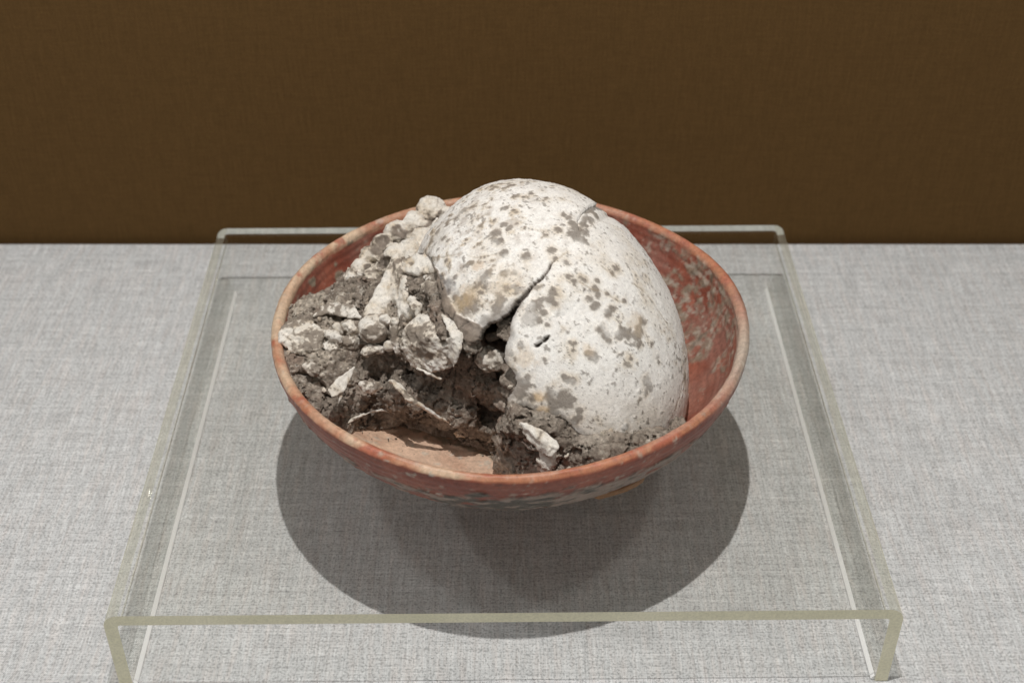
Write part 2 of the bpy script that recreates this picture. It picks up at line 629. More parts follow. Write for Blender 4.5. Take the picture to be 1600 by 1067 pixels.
def build_bowl():
    prof = np.array(P_out + P_lip + P_in)
    # resample smoothly (Catmull-Rom)
    pts = []
    for i in range(len(prof) - 1):
        p0 = prof[max(i - 1, 0)]; p1 = prof[i]; p2 = prof[i + 1]; p3 = prof[min(i + 2, len(prof) - 1)]
        L = np.linalg.norm(p2 - p1)
        m = max(2, int(L / .0008))
        for t in np.arange(m) / m:
            pts.append(.5 * ((2 * p1) + (-p0 + p2) * t + (2 * p0 - 5 * p1 + 4 * p2 - p3) * t ** 2 + (-p0 + 3 * p1 - 3 * p2 + p3) * t ** 3))
    pts.append(prof[-1]); pts = np.array(pts); pts[:, 0] = np.maximum(pts[:, 0], .00005)
    nu, nv = 740, len(pts)
    th = np.linspace(0, 2 * np.pi, nu, endpoint=False)
    R, T = np.meshgrid(pts[:, 0], th); Z = np.tile(pts[:, 1], (nu, 1))
    ii = np.tile(np.arange(nv), (nu, 1))
    wob = 1 + .004 * np.sin(2 * T + .6) + .003 * np.sin(3 * T + 2.) + .0015 * np.sin(7 * T)
    hz = .0008 * np.sin(2 * T + 1.) + .0006 * np.sin(5 * T + .3)
    X = BC[0] + R * wob * np.cos(T); Y = BC[1] + R * wob * np.sin(T)
    Zw = TOP + .0004 + Z + hz * np.clip(Z / RIM, 0, 1)
    P = np.stack([X, Y, Zw], -1).reshape(-1, 3)
    r = R.ravel(); z = Z.ravel(); t = T.ravel(); k = ii.ravel()
    n_out = np.argmax(pts[:, 1])
    outside = k < n_out
    # relief: turning marks, small dents
    n1 = fbm(P, 60, 4); n2 = fbm(P, 260, 4, off=5.)
    rad = np.stack([np.cos(t), np.sin(t), 0 * t], 1)
    sgn = np.where(outside, 1, -1)
    rel = .0005 * n1 + .00022 * n2 + .00012 * np.sin(z * 1500 + 2 * n1)
    # ---- colours
    slip = np.array([.245, .058, .033]); slip2 = np.array([.345, .100, .058]); deep = np.array([.145, .042, .030])
    orange = np.array([.47, .190, .10]); cream = np.array([.66, .49, .34]); tan = np.array([.66, .455, .33])
    grey = np.array([.26, .225, .165]); pale = np.array([.52, .47, .39]); black = np.array([.045, .040, .028])

    def mixc(c, d, m):
        return c * (1 - m[:, None]) + d * m[:, None]
    c = np.tile(slip, (len(P), 1))
    c = mixc(c, slip2, sstep(-.25, .45, fbm(P, 45, 4, off=11.)))
    c = mixc(c, deep, sstep(.1, .5, fbm(P * [1, 1, 2.5], 90, 4, off=31.)) * .6)
    # pale scratches
    sc_ = fbm(P, 500, 3, off=41.)
    c = mixc(c, pale, sstep(.28, .48, sc_) * sstep(-.1, .3, fbm(P, 60, 3, off=3.)) * .45)
    # worn lip
    lipd = np.abs(k - n_out) / 1.0
    crest = np.exp(-((r - .1160) / .0030) ** 2) * sstep(.056, .0625, z)
    crest = np.where(outside, np.exp(-((z - .0655) / .0022) ** 2), np.exp(-((z - .0652) / .0040) ** 2))
    wear = sstep(.58, .86, crest + .30 * fbm(P * [1, 1, 1], 70, 5, off=7.) + .14 * np.cos(t - 2.9))
    c = mixc(c, orange, wear)
    c = mixc(c, cream, wear * sstep(-.1, .5, .7 * fbm(P, 50, 4, off=19.) + .35 * np.cos(t - 2.9)))
    c = mixc(c, slip2 * 1.2, wear * sstep(.0, .3, fbm(P, 110, 5, off=23.) - .12 * np.cos(t - 2.9)) * .85)
    # right part of the lip: grey-cream deposit
    a_ = np.arctan2(P[:, 1] - BC[1], P[:, 0] - BC[0])
    c = mixc(c, pale, sstep(.2, .5, crest + .5 * fbm(P, 90, 4, off=61.)) * np.exp(-((a_ + .25) / .30) ** 2) * .8)
    c = mixc(c, pale, sstep(.22, .45, fbm(P, 130, 4, off=67.) + crest * .1 - .1) * sstep(.045, .055, z) * .55)
    # tan worn floor of the bowl
    fl = (~outside) * sstep(.0930, .0880, r + .004 * fbm(P, 60, 4, off=71.))
    c = mixc(c, tan, fl)
    c = mixc(c, tan * np.array([1.1, 1.08, 1.05]), fl * sstep(-.2, .4, fbm(P, 40, 4, off=73.)))
    c = mixc(c, tan * np.array([.80, .70, .66]), fl * sstep(.1, .5, fbm(P, 70, 5, off=76.)) * .7)
    c = mixc(c, pale, fl * sstep(.25, .45, fbm(P, 150, 4, off=79.)) * .6)
    # grey soil film on the inner right and back wall
    dens = np.exp(-((np.angle(np.exp(1j * (a_ - .35)))) / .62) ** 2) * 1.0 + .42 * np.exp(-((np.angle(np.exp(1j * (a_ - 3.05)))) / .22) ** 2)
    film = (~outside) * sstep(.10, .34, fbm(P, 55, 5, off=83.) + .70 * dens - .24) * sstep(.066, .062, z)
    film2 = film * sstep(-.2, .25, fbm(P, 170, 4, off=87.))
    c = mixc(c, grey, film2 * .85)
    c = mixc(c, pale * .85, film * sstep(.0, .3, fbm(P, 240, 4, off=89.)) * .7)
    c = mixc(c, black * 2.0, film2 * sstep(.2, .45, fbm(P, 80, 4, off=93.)) * .8)
    rel = rel + .0004 * film2
    # single grey spots on the left inner wall
    for px, py, zt, rr in ((487, 440, .052, .0030), (529, 432, .050, .0034), (523, 413, .055, .0014), (468, 495, .055, .006), (543, 380, .055, .0016), (548, 378, .055, .0012)):
        q = at(px, py, zt)
        # slide along the sight line to the wall
        rr_ = ray(px, py); s = np.linspace(-.06, .06, 400)[:, None]
        L = q + rr_ * s
        e = np.abs(np.hypot(L[:, 0] - BC[0], L[:, 1] - BC[1]) - inner_r(L[:, 2] - TOP))
        q = L[np.argmin(e)]
        d = np.linalg.norm(P - q, axis=1)
        m = sstep(rr * 1.15, rr * .85, d + rr * .6 * fbm(P, 300, 3, off=2.)) * (~outside)
        c = mixc(c, grey * 1.05, m * .9); rel = rel + .0003 * m
    # dusty veil everywhere and smears of soil on the bare floor
    c = mixc(c, np.array([.50, .40, .34]), (~outside) * (.05 + .20 * sstep(-.2, .4, fbm(P, 35, 4, off=113.))) * (1 - fl))
    for px, py, rr in ((655, 668, .004), (668, 674, .004), (700, 684, .003), (722, 690, .004), (738, 694, .003), (745, 700, .002), (775, 708, .004), (788, 704, .004), (640, 664, .003), (600, 660, .003), (690, 679, .003), (755, 704, .002), (790, 716, .003)):
        q = at(px, py, .0165); d = np.linalg.norm((P - q) * [1, 1, .5], axis=1)
        m = sstep(rr * 1.1, rr * .6, d + rr * 1.3 * fbm(P, 210, 4, off=2.)) * (~outside)
        c = mixc(c, grey * 1.15, m * .75); rel = rel + .0002 * m
    # outside: grey crust low on the front and right
    crust = outside * sstep(.12, .34, fbm(P * [1, 1, 2.2], 75, 5, off=97.) + .80 * np.exp(-((z - .042) / .010) ** 2) * np.exp(-((np.angle(np.exp(1j * (a_ + 1.25)))) / .75) ** 2) - .08 - .2 * sstep(.053, .060, z))
    c = mixc(c, pale * .60, crust * .70)
    blk = crust * sstep(.0, .25, fbm(P * [1, 1, 2.5], 110, 4, off=101.) + .35 * np.exp(-((np.angle(np.exp(1j * (a_ + 1.66)))) / .30) ** 2) - .08)
    c = mixc(c, black, blk * .85)
    c = mixc(c, pale, outside * sstep(.30, .44, fbm(P, 210, 4, off=103.)) * sstep(-.2, .2, fbm(P, 30, 2, off=105.)) * .75)
    rel = rel + .0007 * crust * (1 + fbm(P, 300, 3, off=107.))
    P = P + rad * (rel * sgn * sstep(.02, .06, r))[:, None]
    i = np.arange(nu)[:, None]; j = np.arange(nv - 1)[None, :]
    i2 = (i + 1) % nu
    f = np.stack([i * nv + j, i2 * nv + j, i2 * nv + j + 1, i * nv + j + 1], -1).reshape(-1, 4)
    o = mesh_object('pottery_bowl', P, f, M_clay, c)
    o.data.update()
    recenter(o)
    tag(o, 'shallow round red pottery bowl with worn orange lip, standing on the acrylic riser', 'bowl')
    return o


build_bowl()

# ------------------------------------------------------------------ cranium
SC_ = np.array([.0175, .5404, .106]); SA = np.array([.0886, .0675, .0657])


def rotm(a):
    cx, sx = math.cos(a[0]), math.sin(a[0]); cy, sy = math.cos(a[1]), math.sin(a[1]); cz, sz = math.cos(a[2]), math.sin(a[2])
    return np.array([[cz, -sz, 0], [sz, cz, 0], [0, 0, 1]]) @ np.array([[cy, 0, sy], [0, 1, 0], [-sy, 0, cy]]) @ np.array([[1, 0, 0], [0, cx, -sx], [0, sx, cx]])


SM = rotm([-.5279, .4563, -1.1262])


def hit(px, py, grow=0.):
    A = SA + grow
    d = SM.T @ ray(px, py) / A; o = SM.T @ (CAM - SC_) / A
    a = d @ d; b = o @ d; c = o @ o - 1; D = b * b - a * c
    if D < 0:
        D = 0
    return CAM + (-b - math.sqrt(D)) / a * ray(px, py)


def d_skull(P, grow=0.):
    q = (P - SC_) @ SM / (SA + grow)
    n = np.linalg.norm(q, axis=1)
    g = np.linalg.norm(q / (SA + grow), axis=1)
    return n * (n - 1) / np.maximum(g, 1e-6)


def in_poly(x, y, poly):
    c = np.zeros(len(x), bool)
    n = len(poly)
    for i in range(n):
        x1, y1 = poly[i]; x2, y2 = poly[(i + 1) % n]
        if y1 == y2:
            continue
        c ^= ((y1 > y) != (y2 > y)) & (x < (x2 - x1) * (y - y1) / (y2 - y1) + x1)
    return c


def poly_dist(x, y, poly):
    b = np.full(len(x), 1e9)
    n = len(poly)
    for i in range(n):
        a = np.array(poly[i], float); e = np.array(poly[(i + 1) % n], float) - a
        t = np.clip(((x - a[0]) * e[0] + (y - a[1]) * e[1]) / (e @ e), 0, 1)
        b = np.minimum(b, np.hypot(x - a[0] - t * e[0], y - a[1] - t * e[1]))
    return b


OPENING = [(640, 400), (655, 396), (670, 402), (680, 424), (684, 450), (688, 472), (694, 492), (702, 508), (713, 520), (724, 531), (733, 541), (738, 538), (744, 534),
           (748, 528), (752, 514), (764, 504), (778, 500), (788, 492), (795, 487), (801, 481), (808, 474), (811, 476), (805, 484), (801, 492), (797, 505), (795, 524), (789, 540), (786, 560), (792, 572), (803, 584), (806, 600), (799, 612), (790, 622), (791, 640),
           (798, 652), (808, 640), (822, 636), (838, 646), (850, 652), (866, 652), (884, 658), (900, 676), (920, 688), (940, 700), (955, 709), (962, 790), (560, 790), (520, 600)]

# soil patches seen on the bone: pixel, radius px, second radius (elongation handled by several spots)
SPOTS = [(830, 305, 4), (818, 309, 4), (845, 300, 3), (790, 325, 5), (803, 330, 4), (880, 338, 5), (888, 343, 5), (894, 352, 7), (903, 360, 12), (897, 370, 9), (908, 377, 7), (916, 383, 4),
         (872, 362, 6), (862, 392, 6), (820, 401, 7), (787, 395, 6), (787, 352, 5), (795, 357, 5), (775, 362, 8), (780, 376, 6), (768, 372, 5), (735, 322, 5), (722, 328, 7), (712, 338, 6),
         (698, 407, 4), (770, 374, 6), (757, 436, 7), (762, 428, 6), (751, 444, 5), (788, 425, 6), (803, 426, 5), (792, 450, 7), (806, 447, 4), (735, 470, 8), (742, 480, 8), (782, 470, 9), (776, 480, 8),
         (724, 470, 8), (728, 484, 9), (700, 458, 5), (698, 470, 6), (690, 440, 6), (687, 430, 4), (711, 466, 4), (760, 447, 6), (883, 412, 5), (867, 406, 4), (962, 420, 7), (955, 427, 5), (905, 433, 5),
         (912, 438, 6), (888, 434, 6), (895, 441, 5), (878, 436, 4), (930, 452, 6), (934, 462, 5), (930, 478, 6), (922, 468, 4), (920, 467, 5), (866, 458, 8), (860, 468, 7), (873, 462, 5), (831, 487, 11), (826, 498, 9),
         (838, 478, 9), (844, 470, 6), (950, 490, 6), (957, 482, 5), (815, 452, 5), (1000, 513, 8), (994, 524, 7), (1005, 503, 6), (1000, 538, 5), (940, 513, 7), (946, 523, 5), (952, 532, 4), (973, 518, 7), (967, 524, 6), (982, 526, 5),
         (1012, 594, 7), (1014, 603, 7), (1010, 612, 5), (866, 612, 9), (878, 618, 11), (886, 628, 8), (866, 628, 8), (858, 618, 6), (890, 592, 5), (882, 588, 4), (897, 595, 4), (927, 556, 6), (918, 552, 4), (896, 537, 4),
         (815, 540, 5), (806, 560, 4), (820, 600, 8), (812, 614, 8), (832, 622, 6), (824, 590, 5), (895, 547, 3), (850, 560, 3), (1029, 556, 4), (1031, 565, 3), (906, 641, 4), (898, 656, 6), (905, 652, 4), (976, 668, 5), (974, 680, 7), (984, 690, 8),
         (930, 335, 7), (922, 343, 7), (941, 325, 6), (917, 352, 5), (950, 334, 5), (700, 375, 4), (712, 432, 3), (855, 508, 3), (1010, 470, 3), (948, 460, 3), (963, 468, 3), (985, 560, 4), (975, 470, 3), (745, 360, 4), (753, 385, 3), (808, 350, 3),
         (682, 362, 5), (672, 378, 5), (664, 390, 4), (693, 372, 4), (790, 515, 5), (800, 553, 4), (842, 500, 5), (850, 490, 5), (756, 400, 3), (772, 345, 4), (735, 345, 4), (868, 475, 5), (985, 515, 4), (993, 430, 3), (933, 440, 4)]


def build_cranium():
    nu, nv = 860, 470
    u = np.linspace(0, 2 * np.pi, nu, endpoint=False)
    v = np.linspace(.0008, np.pi - .0008, nv)
    U, Vv = np.meshgrid(u, v, indexing='ij')
    # poles on the vertical axis of the shape's own frame, turned away from the lens
    D = np.stack([np.cos(Vv), np.sin(Vv) * np.cos(U), np.sin(Vv) * np.sin(U)], -1).reshape(-1, 3)
    P = (D * SA) @ SM.T + SC_
    N = (D / SA) @ SM.T
    N /= np.linalg.norm(N, axis=1)[:, None]
    # broad lopsided lobes so that it is a skull vault, not an egg
    x, y = project(P)
    ang = np.arctan2(-(y - 495), x - 868)
    ax_ = np.array([-180, -141, -128, -112, -90, -75, -60, -40, -20, 0, 15, 33, 49, 65, 82, 100, 118, 135, 147, 165, 180]) * math.pi / 180
    dr = np.array([0, 0, 0, 0, 0, 0, 0, -1.5, -2., -2.2, -2., -.8, .4, 2.2, 3.1, 1.0, -.2, -2.6, 0, 0, 0])
    grow = np.interp(ang, ax_, dr)
    P = P + N * (grow * .00032)[:, None]
    P = P + N * (.0010 * fbm(P, 16, 2, off=1.) + .00045 * fbm(P, 55, 3, off=3.))[:, None]
    x, y = project(P)
    face = (N * (CAM - P)).sum(1) > 0
    jx = 3.2 * fbm(P, 130, 4, off=8.); jy = 3.2 * fbm(P, 130, 4, off=14.)
    inside = in_poly(x + jx, y + jy, OPENING) & face
    low = (P[:, 2] - TOP < .040) & (P[:, 0] < .012) & (P[:, 1] < .56)
    gone = inside | low
    # squeeze what is hidden below into the bowl
    rr = np.hypot(P[:, 0] - BC[0], P[:, 1] - BC[1]); lim = inner_r(np.clip(P[:, 2] - TOP, .0125, RIM)) - .0012
    k = np.where((P[:, 2] - TOP < RIM + .001) & (rr > lim), lim / rr, 1)
    P[:, 0] = BC[0] + (P[:, 0] - BC[0]) * k; P[:, 1] = BC[1] + (P[:, 1] - BC[1]) * k
    P[:, 2] = np.maximum(P[:, 2], TOP + .0135)
    # raised flap along the crack and worn broken edges
    pd = np.where(face, poly_dist(x, y, OPENING), 99)
    edge = np.exp(-pd / 7.)
    P = P - N * (edge * .0012)[:, None]
    # chipped step high on the right
    chip = in_poly(x + jx * .6, y + jy * .6, [(905, 362), (903, 342), (910, 330), (922, 321), (934, 317), (948, 322), (985, 352), (960, 352), (940, 345), (922, 352)])
    chipd = poly_dist(x, y, [(905, 362), (903, 342), (910, 330), (922, 321), (934, 317), (948, 322), (960, 330)])
    P = P - N * (chip * np.exp(-chipd / 14.) * .0022)[:, None]
    # ---- tone
    white = np.array([.92, .885, .84]); cream = np.array([.83, .76, .67]); ochre = np.array([.56, .42, .26]); soil = np.array([.225, .190, .160]); dark = np.array([.10, .082, .066])
    pinkish = np.array([.70, .61, .52])
    n0 = fbm(P, 28, 4, off=21.); n1 = fbm(P, 90, 4, off=22.); n2 = fbm(P, 260, 4, off=23.); n3 = fbm(P, 620, 3, off=24.)

    def mixc(c, d, m):
        return c * (1 - m[:, None]) + d * m[:, None]
    c = np.tile(white, (len(P), 1))
    c = mixc(c, cream, sstep(-.05, .5, n0 + .5 * n1) * .6)
    # right and lower part is pinker and cleaner, upper left stained
    left = sstep(900, 700, x) * face
    lowr = sstep(560, 680, y)
    c = mixc(c, pinkish, lowr * .55)
    c = mixc(c, cream * .96, sstep(.0, .4, n1 + .4 * n2) * (.35 + .45 * left))
    c = mixc(c, ochre, sstep(.22, .5, n1 + .5 * n2 + .12 * left) * (.25 + .4 * left))
    # film of soil, streaky
    c = mixc(c, soil * 2.0, sstep(.1, .5, fbm(P, 140, 5, off=29.)) * (.25 + .55 * left))
    mk = np.zeros(len(P)); halo = np.zeros(len(P))
    w = .55 * n2 + .35 * n3 + .5 * n1
    for px, py, rp in SPOTS:
        q = hit(px, py)
        r = rp * .00034 * 1.08
        d = np.linalg.norm(P - q, axis=1)
        near = d < r * 4 + .003
        dd = d[near] - 0 + w[near] * max(r * 1.5, .0022)
        mk[near] = np.maximum(mk[near], sstep(r * 1.22, r * .74, dd))
        halo[near] = np.maximum(halo[near], sstep(r + .0028, r * .8, dd))
    for px, py, a, b, rot in ((914, 342, 13, 5, -1.2), (924, 326, 11, 4, -.45), (940, 322, 10, 3.5, .15)):
        dx, dy = x - px, y - py
        cu, su = math.cos(rot), math.sin(rot)
        e_ = np.hypot((dx * cu + dy * su) / a, (-dx * su + dy * cu) / b) + .4 * n1 + .3 * n2
        mk = np.maximum(mk, face * sstep(1.1, .8, e_))
    # small random specks, denser towards the face
    sp = fbm(P, 330, 3, off=33.) + .35 * fbm(P, 70, 3, off=34.) + .04 * left
    speck = sstep(.33, .40, sp)
    sp2 = fbm(P, 850, 2, off=36.)
    pores = sstep(.50, .60, sp2 + .25 * n1)
    dens = sstep(.30, .38, .62 * n1 + .5 * n2 + .22 * fbm(P, 24, 2, off=38.) + .12 * left) * .9
    c = mixc(c, ochre * 1.08, halo * .35 * (.5 + .5 * sstep(-.3, .3, n1)))
    mk = np.maximum(mk, np.maximum(speck * .85, dens))
    # soil crust creeping over the broken edges
    ed = face * sstep(16, 3, pd + 14 * n1 + 8 * n2) * sstep(.0, 1., .2 + (y > 455) * .9)
    mk = np.maximum(mk, ed * .8)
    crust = face & in_poly(x + 5 * n1 + 4 * n2, y + 5 * n2, [(660, 396), (682, 420), (694, 446), (704, 470), (716, 492), (732, 500), (748, 506), (760, 520), (740, 560), (700, 570), (660, 480)])
    mk = np.maximum(mk, crust * .92)
    c = mixc(c, soil * (1 + .25 * n2)[:, None], np.clip(mk, 0, 1) * .84)
    mot = fbm(P, 210, 5, .62, off=137.)
    c = mixc(c, soil * 2.1, sstep(.06, .36, mot + .25 * n0) * (.06 + .38 * left))
    c = mixc(c, white * 1.08, sstep(.10, .42, fbm(P, 75, 4, off=141.)) * .55 * (1 - .5 * left))
    tiny = sstep(.34, .44, fbm(P, 560, 3, .6, off=147.) + .30 * n1)
    c = mixc(c, soil * 1.1, tiny * .8)
    c = mixc(c, dark, pores * .75)
    # bluish-dark stain beside the face and ochre stains
    for px, py, rp, tone, s in ((698, 450, 15, (.19, .17, .165), .7), (688, 432, 8, (.15, .14, .14), .8), (712, 462, 8, (.2, .18, .17), .6), (735, 462, 20, (.55, .40, .24), .55), (715, 480, 18, (.52, .38, .22), .55), (745, 415, 10, (.62, .42, .24), .5),
                                (820, 560, 16, (.70, .52, .33), .4), (843, 620, 9, (.72, .50, .28), .7), (845, 640, 9, (.70, .50, .30), .6), (995, 505, 18, (.64, .5, .35), .4), (920, 545, 10, (.68, .52, .36), .4), (790, 440, 30, (.68, .55, .40), .3), (680, 370, 26, (.42, .37, .31), .35)):
        q = hit(px, py); d = np.linalg.norm(P - q, axis=1)
        c = mixc(c, np.array(tone), sstep(1.2, .3, d / (rp * .00034) + .9 * n2 + .5 * n1) * s)
    # fine suture lines and a hairline
    depth = np.zeros(len(P))
    for line in ([(940, 415), (960, 432), (975, 441), (992, 444), (1006, 455), (1018, 468), (1030, 486), (1042, 505)],
                 [(650, 404), (690, 402), (720, 396), (742, 402), (775, 398)],
                 [(846, 430), (856, 418), (866, 408), (873, 402), (884, 396)], [(905, 440), (925, 452), (945, 456), (965, 470), (985, 476)],
                 [(1072, 560), (1070, 590), (1062, 620), (1056, 640)]):
        d = np.full(len(P), 1e9)
        for a, b in zip(line[:-1], line[1:]):
            a = np.array(a, float); e = np.array(b, float) - a
            t = np.clip(((x - a[0]) * e[0] + (y - a[1]) * e[1]) / (e @ e), 0, 1)
            d = np.minimum(d, np.hypot(x - a[0] - t * e[0] + 3 * n2, y - a[1] - t * e[1] + 3 * n2))
        m = face * sstep(1.9, .5, d)
        c = mixc(c, ochre * .6, m * .45 * sstep(-.3, .1, n1)); depth += m * .0002
    # the crack above the open gap: a groove packed with soil
    d = np.full(len(P), 1e9)
    cl = [(866, 409), (858, 416), (848, 428), (840, 441), (830, 452), (820, 463), (808, 474), (798, 488)]
    for a, b in zip(cl[:-1], cl[1:]):
        a = np.array(a, float); e = np.array(b, float) - a
        t = np.clip(((x - a[0]) * e[0] + (y - a[1]) * e[1]) / (e @ e), 0, 1)
        d = np.minimum(d, np.hypot(x - a[0] - t * e[0] + 5 * n1 + 3 * n2, y - a[1] - t * e[1] + 5 * n1))
    wdt = np.interp(y, [408, 440, 490], [1.3, 2.6, 5.5])
    m = face * sstep(1.15, .8, d / wdt)
    c = mixc(c, soil * .85, m); depth += m * .0013
    m = face * sstep(1.0, .5, d / (wdt * .38)); c = mixc(c, dark * .6, m * .9); depth += m * .0022
    # lens shaped hole
    hole = np.full(len(P), 1e9)
    for (px, py, a, b, rot) in ((853, 529, 9, 3.4, -.75), (841, 538, 8, 3.0, -.55)):
        dx, dy = x - px, y - py
        cu, su = math.cos(rot), math.sin(rot)
        e = np.hypot((dx * cu + dy * su) / a, (-dx * su + dy * cu) / b)
        hole = np.minimum(hole, e + .5 * n2)
    hm = face * sstep(1.1, .6, hole)
    c = mixc(c, dark * .8, hm)
    depth += hm * .0030
    # layered relief: spots are thin crusts, pores are pits
    n4 = fbm(P, 160, 4, off=44.)
    c = mixc(c, np.array([.27, .215, .172]) * (1 + .35 * n2 + .3 * n1)[:, None], crust * .85)
    K1, K2, _ = worley(P[crust] + .003 * n1[crust][:, None], 80, off=5.)
    ck_ = sstep(.05, .01, K2 - K1) * (K1 > 0)
    cr = np.zeros(len(P)); cr[crust] = ck_ * sstep(-.25, .1, fbm(P[crust], 60, 2, off=48.))
    c = mixc(c, dark * .9, cr * .8)
    depth = depth + cr * .0009 - crust * .0012 * (.6 + n2 + n1)
    rel = .00030 * np.clip(mk, 0, 1) + .00028 * n4 + .00010 * n3 - .00035 * pores - depth
    P = P + N * rel[:, None]
    i = np.arange(nu)[:, None]; j = np.arange(nv - 1)[None, :]; i2 = (i + 1) % nu
    f = np.stack([i * nv + j, i * nv + j + 1, i2 * nv + j + 1, i2 * nv + j], -1).reshape(-1, 4)
    keep = ~gone[f].any(1)
    fk = f[keep]
    # inner face of the shell near the break, 4 mm in
    g = gone.reshape(nu, nv).copy(); band = g.copy()
    for _ in range(26):
        band = band | np.roll(band, 1, 0) | np.roll(band, -1, 0) | np.pad(band, ((0, 0), (1, 0)))[:, :-1] | np.pad(band, ((0, 0), (0, 1)))[:, 1:]
    band = band.ravel()
    fi = fk[band[fk].all(1)]
    off = len(P)
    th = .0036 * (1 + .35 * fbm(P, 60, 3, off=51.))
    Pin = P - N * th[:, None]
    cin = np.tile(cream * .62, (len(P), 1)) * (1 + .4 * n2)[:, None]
    e = np.concatenate([fk[:, [0, 1]], fk[:, [1, 2]], fk[:, [2, 3]], fk[:, [3, 0]]])
    key = np.sort(e, 1); kk = key[:, 0].astype(np.int64) * len(P) + key[:, 1]
    un, ix, ct = np.unique(kk, return_index=True, return_counts=True)
    be = e[ix[ct == 1]]
    be = be[band[be].all(1)]
    walls = np.stack([be[:, 1], be[:, 0], be[:, 0] + off, be[:, 1] + off], 1)
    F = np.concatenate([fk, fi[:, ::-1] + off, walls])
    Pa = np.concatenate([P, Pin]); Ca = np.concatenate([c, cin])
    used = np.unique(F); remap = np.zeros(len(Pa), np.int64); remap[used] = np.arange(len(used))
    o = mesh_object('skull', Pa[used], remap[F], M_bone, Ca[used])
    recenter(o)
    tag(o, 'large rounded white skull vault speckled with grey soil and split by a crack', 'skull')
    return o


build_cranium()

# ------------------------------------------------------------------ soil
def low(px, py, zt):
    """the broken middle has sunk below the level of the lip"""
    if zt < .030:
        return zt
    return zt - (.0135 - .0060 * float(sstep(690, 745, px) * sstep(625, 600, py))) * float(sstep(455, 585, py) * sstep(490, 600, px) * sstep(803, 786, px))


def blob(px, py, zt, r):
    s = at(px, py, low(px, py, zt) - .0015)
    return s + ray(px, py) * r * .92, r


SOIL = [(787, 712, .0210, .0045), (783, 722, .026, .003), (779, 705, .0185, .004), (790, 728, .033, .004), (794, 690, .036, .005), (788, 676, .040, .005), (668, 408, .0985, .004), (672, 428, .0955, .006), (660, 452, .0900, .008), (680, 462, .0930, .007), (672, 482, .0890, .008), (690, 496, .0915, .007), (706, 516, .0930, .006), (700, 534, .0890, .006), (722, 524, .0960, .005), (736, 540, .0965, .004), (560, 470, .056, .014), (600, 470, .060, .016), (640, 450, .072, .016),
        (450, 545, .0600, .010), (455, 575, .0590, .012), (472, 612, .0560, .012), (500, 640, .0500, .011), (528, 655, .0430, .009), (548, 664, .036, .006),
        (480, 530, .0630, .012), (500, 530, .0640, .016), (520, 560, .0625, .016), (498, 590, .0585, .015), (540, 600, .0560, .015), (535, 632, .0480, .012), (578, 605, .0520, .013), (580, 640, .0400, .011),
        (620, 616, 0.0605, .008), (652, 624, 0.0595, .008), (690, 632, 0.0575, .008), (722, 642, .0600, .008), (640, 606, 0.0615, .008), (676, 614, 0.0595, .008), (708, 626, .0620, .007), (570, 662, .0270, .005), (590, 657, .0235, .005), (612, 655, .0215, .005), (635, 657, .0205, .005), (660, 663, .0190, .005), (685, 671, .0185, .005), (710, 678, .0185, .005), (735, 686, .0185, .005), (758, 690, .0185, .005), (778, 688, .0190, .005), (610, 638, 0.0440, .006), (640, 640, 0.0440, .006), (670, 645, 0.0430, .006), (700, 652, .0470, .006), (730, 660, .0480, .006), (755, 666, .0480, .006), (776, 668, .0480, .006),
        (500, 498, .0650, .012), (530, 498, .0680, .014), (480, 505, .062, .01), (570, 490, .0700, .018), (560, 530, .0690, .016), (600, 530, .0740, .016), (635, 520, .0790, .016), (665, 520, .0840, .016), (600, 560, .0650, .012), (640, 568, .0690, .011),
        (680, 572, .0730, .010), (705, 565, .0760, .010), (735, 560, .0780, .009), (655, 470, .0800, .012), (680, 455, .0860, .010), (700, 490, .0860, .010), (726, 515, .0850, .009), (745, 540, .083, .010),
        (545, 462, .0480, .012), (575, 450, .0540, .012), (610, 425, .0580, .012), (645, 400, .0660, .012), (520, 478, .0500, .010), (668, 425, .088, .008), (540, 440, .040, .008), (600, 400, .050, .010), (640, 375, .058, .010),
        (758, 566, .0780, .009), (770, 590, .0700, .010), (778, 612, .064, .009), (745, 596, .0680, .010), (715, 600, .066, .009), (670, 600, .062, .009), (765, 632, .0520, .009), (782, 650, .0450, .009), (788, 596, .070, .008),
        (803, 680, .0480, .008), (803, 708, .0360, .007), (806, 728, .030, .006), (828, 690, .0550, .009), (850, 716, .0500, .010), (880, 700, .0590, .010), (900, 688, .0620, .008), (922, 700, .0620, .008), (948, 707, .0640, .009), (985, 704, .0650, .007), (1018, 696, .0645, .006),
        (1040, 686, .064, .005), (884, 676, .0680, .007), (864, 667, .0705, .007), (838, 660, .0730, .007), (814, 652, .0740, .006), (800, 668, .062, .006), (840, 738, .040, .010), (890, 728, .050, .010), (930, 722, .056, .010), (1060, 668, .060, .004)]
SOILB = [blob(*s) for s in SOIL]
SOILB += [(hit(px, py) + ray(px, py) * r * .95, r) for px, py, r in ((681, 452, .005), (690, 486, .006), (701, 514, .0055))]

# (points, radius, how deep) carved cracks
def carve(pts, r, push=.0):
    return [at(px, py, low(px, py, z) - .0015) + ray(px, py) * push for px, py, z in pts], r


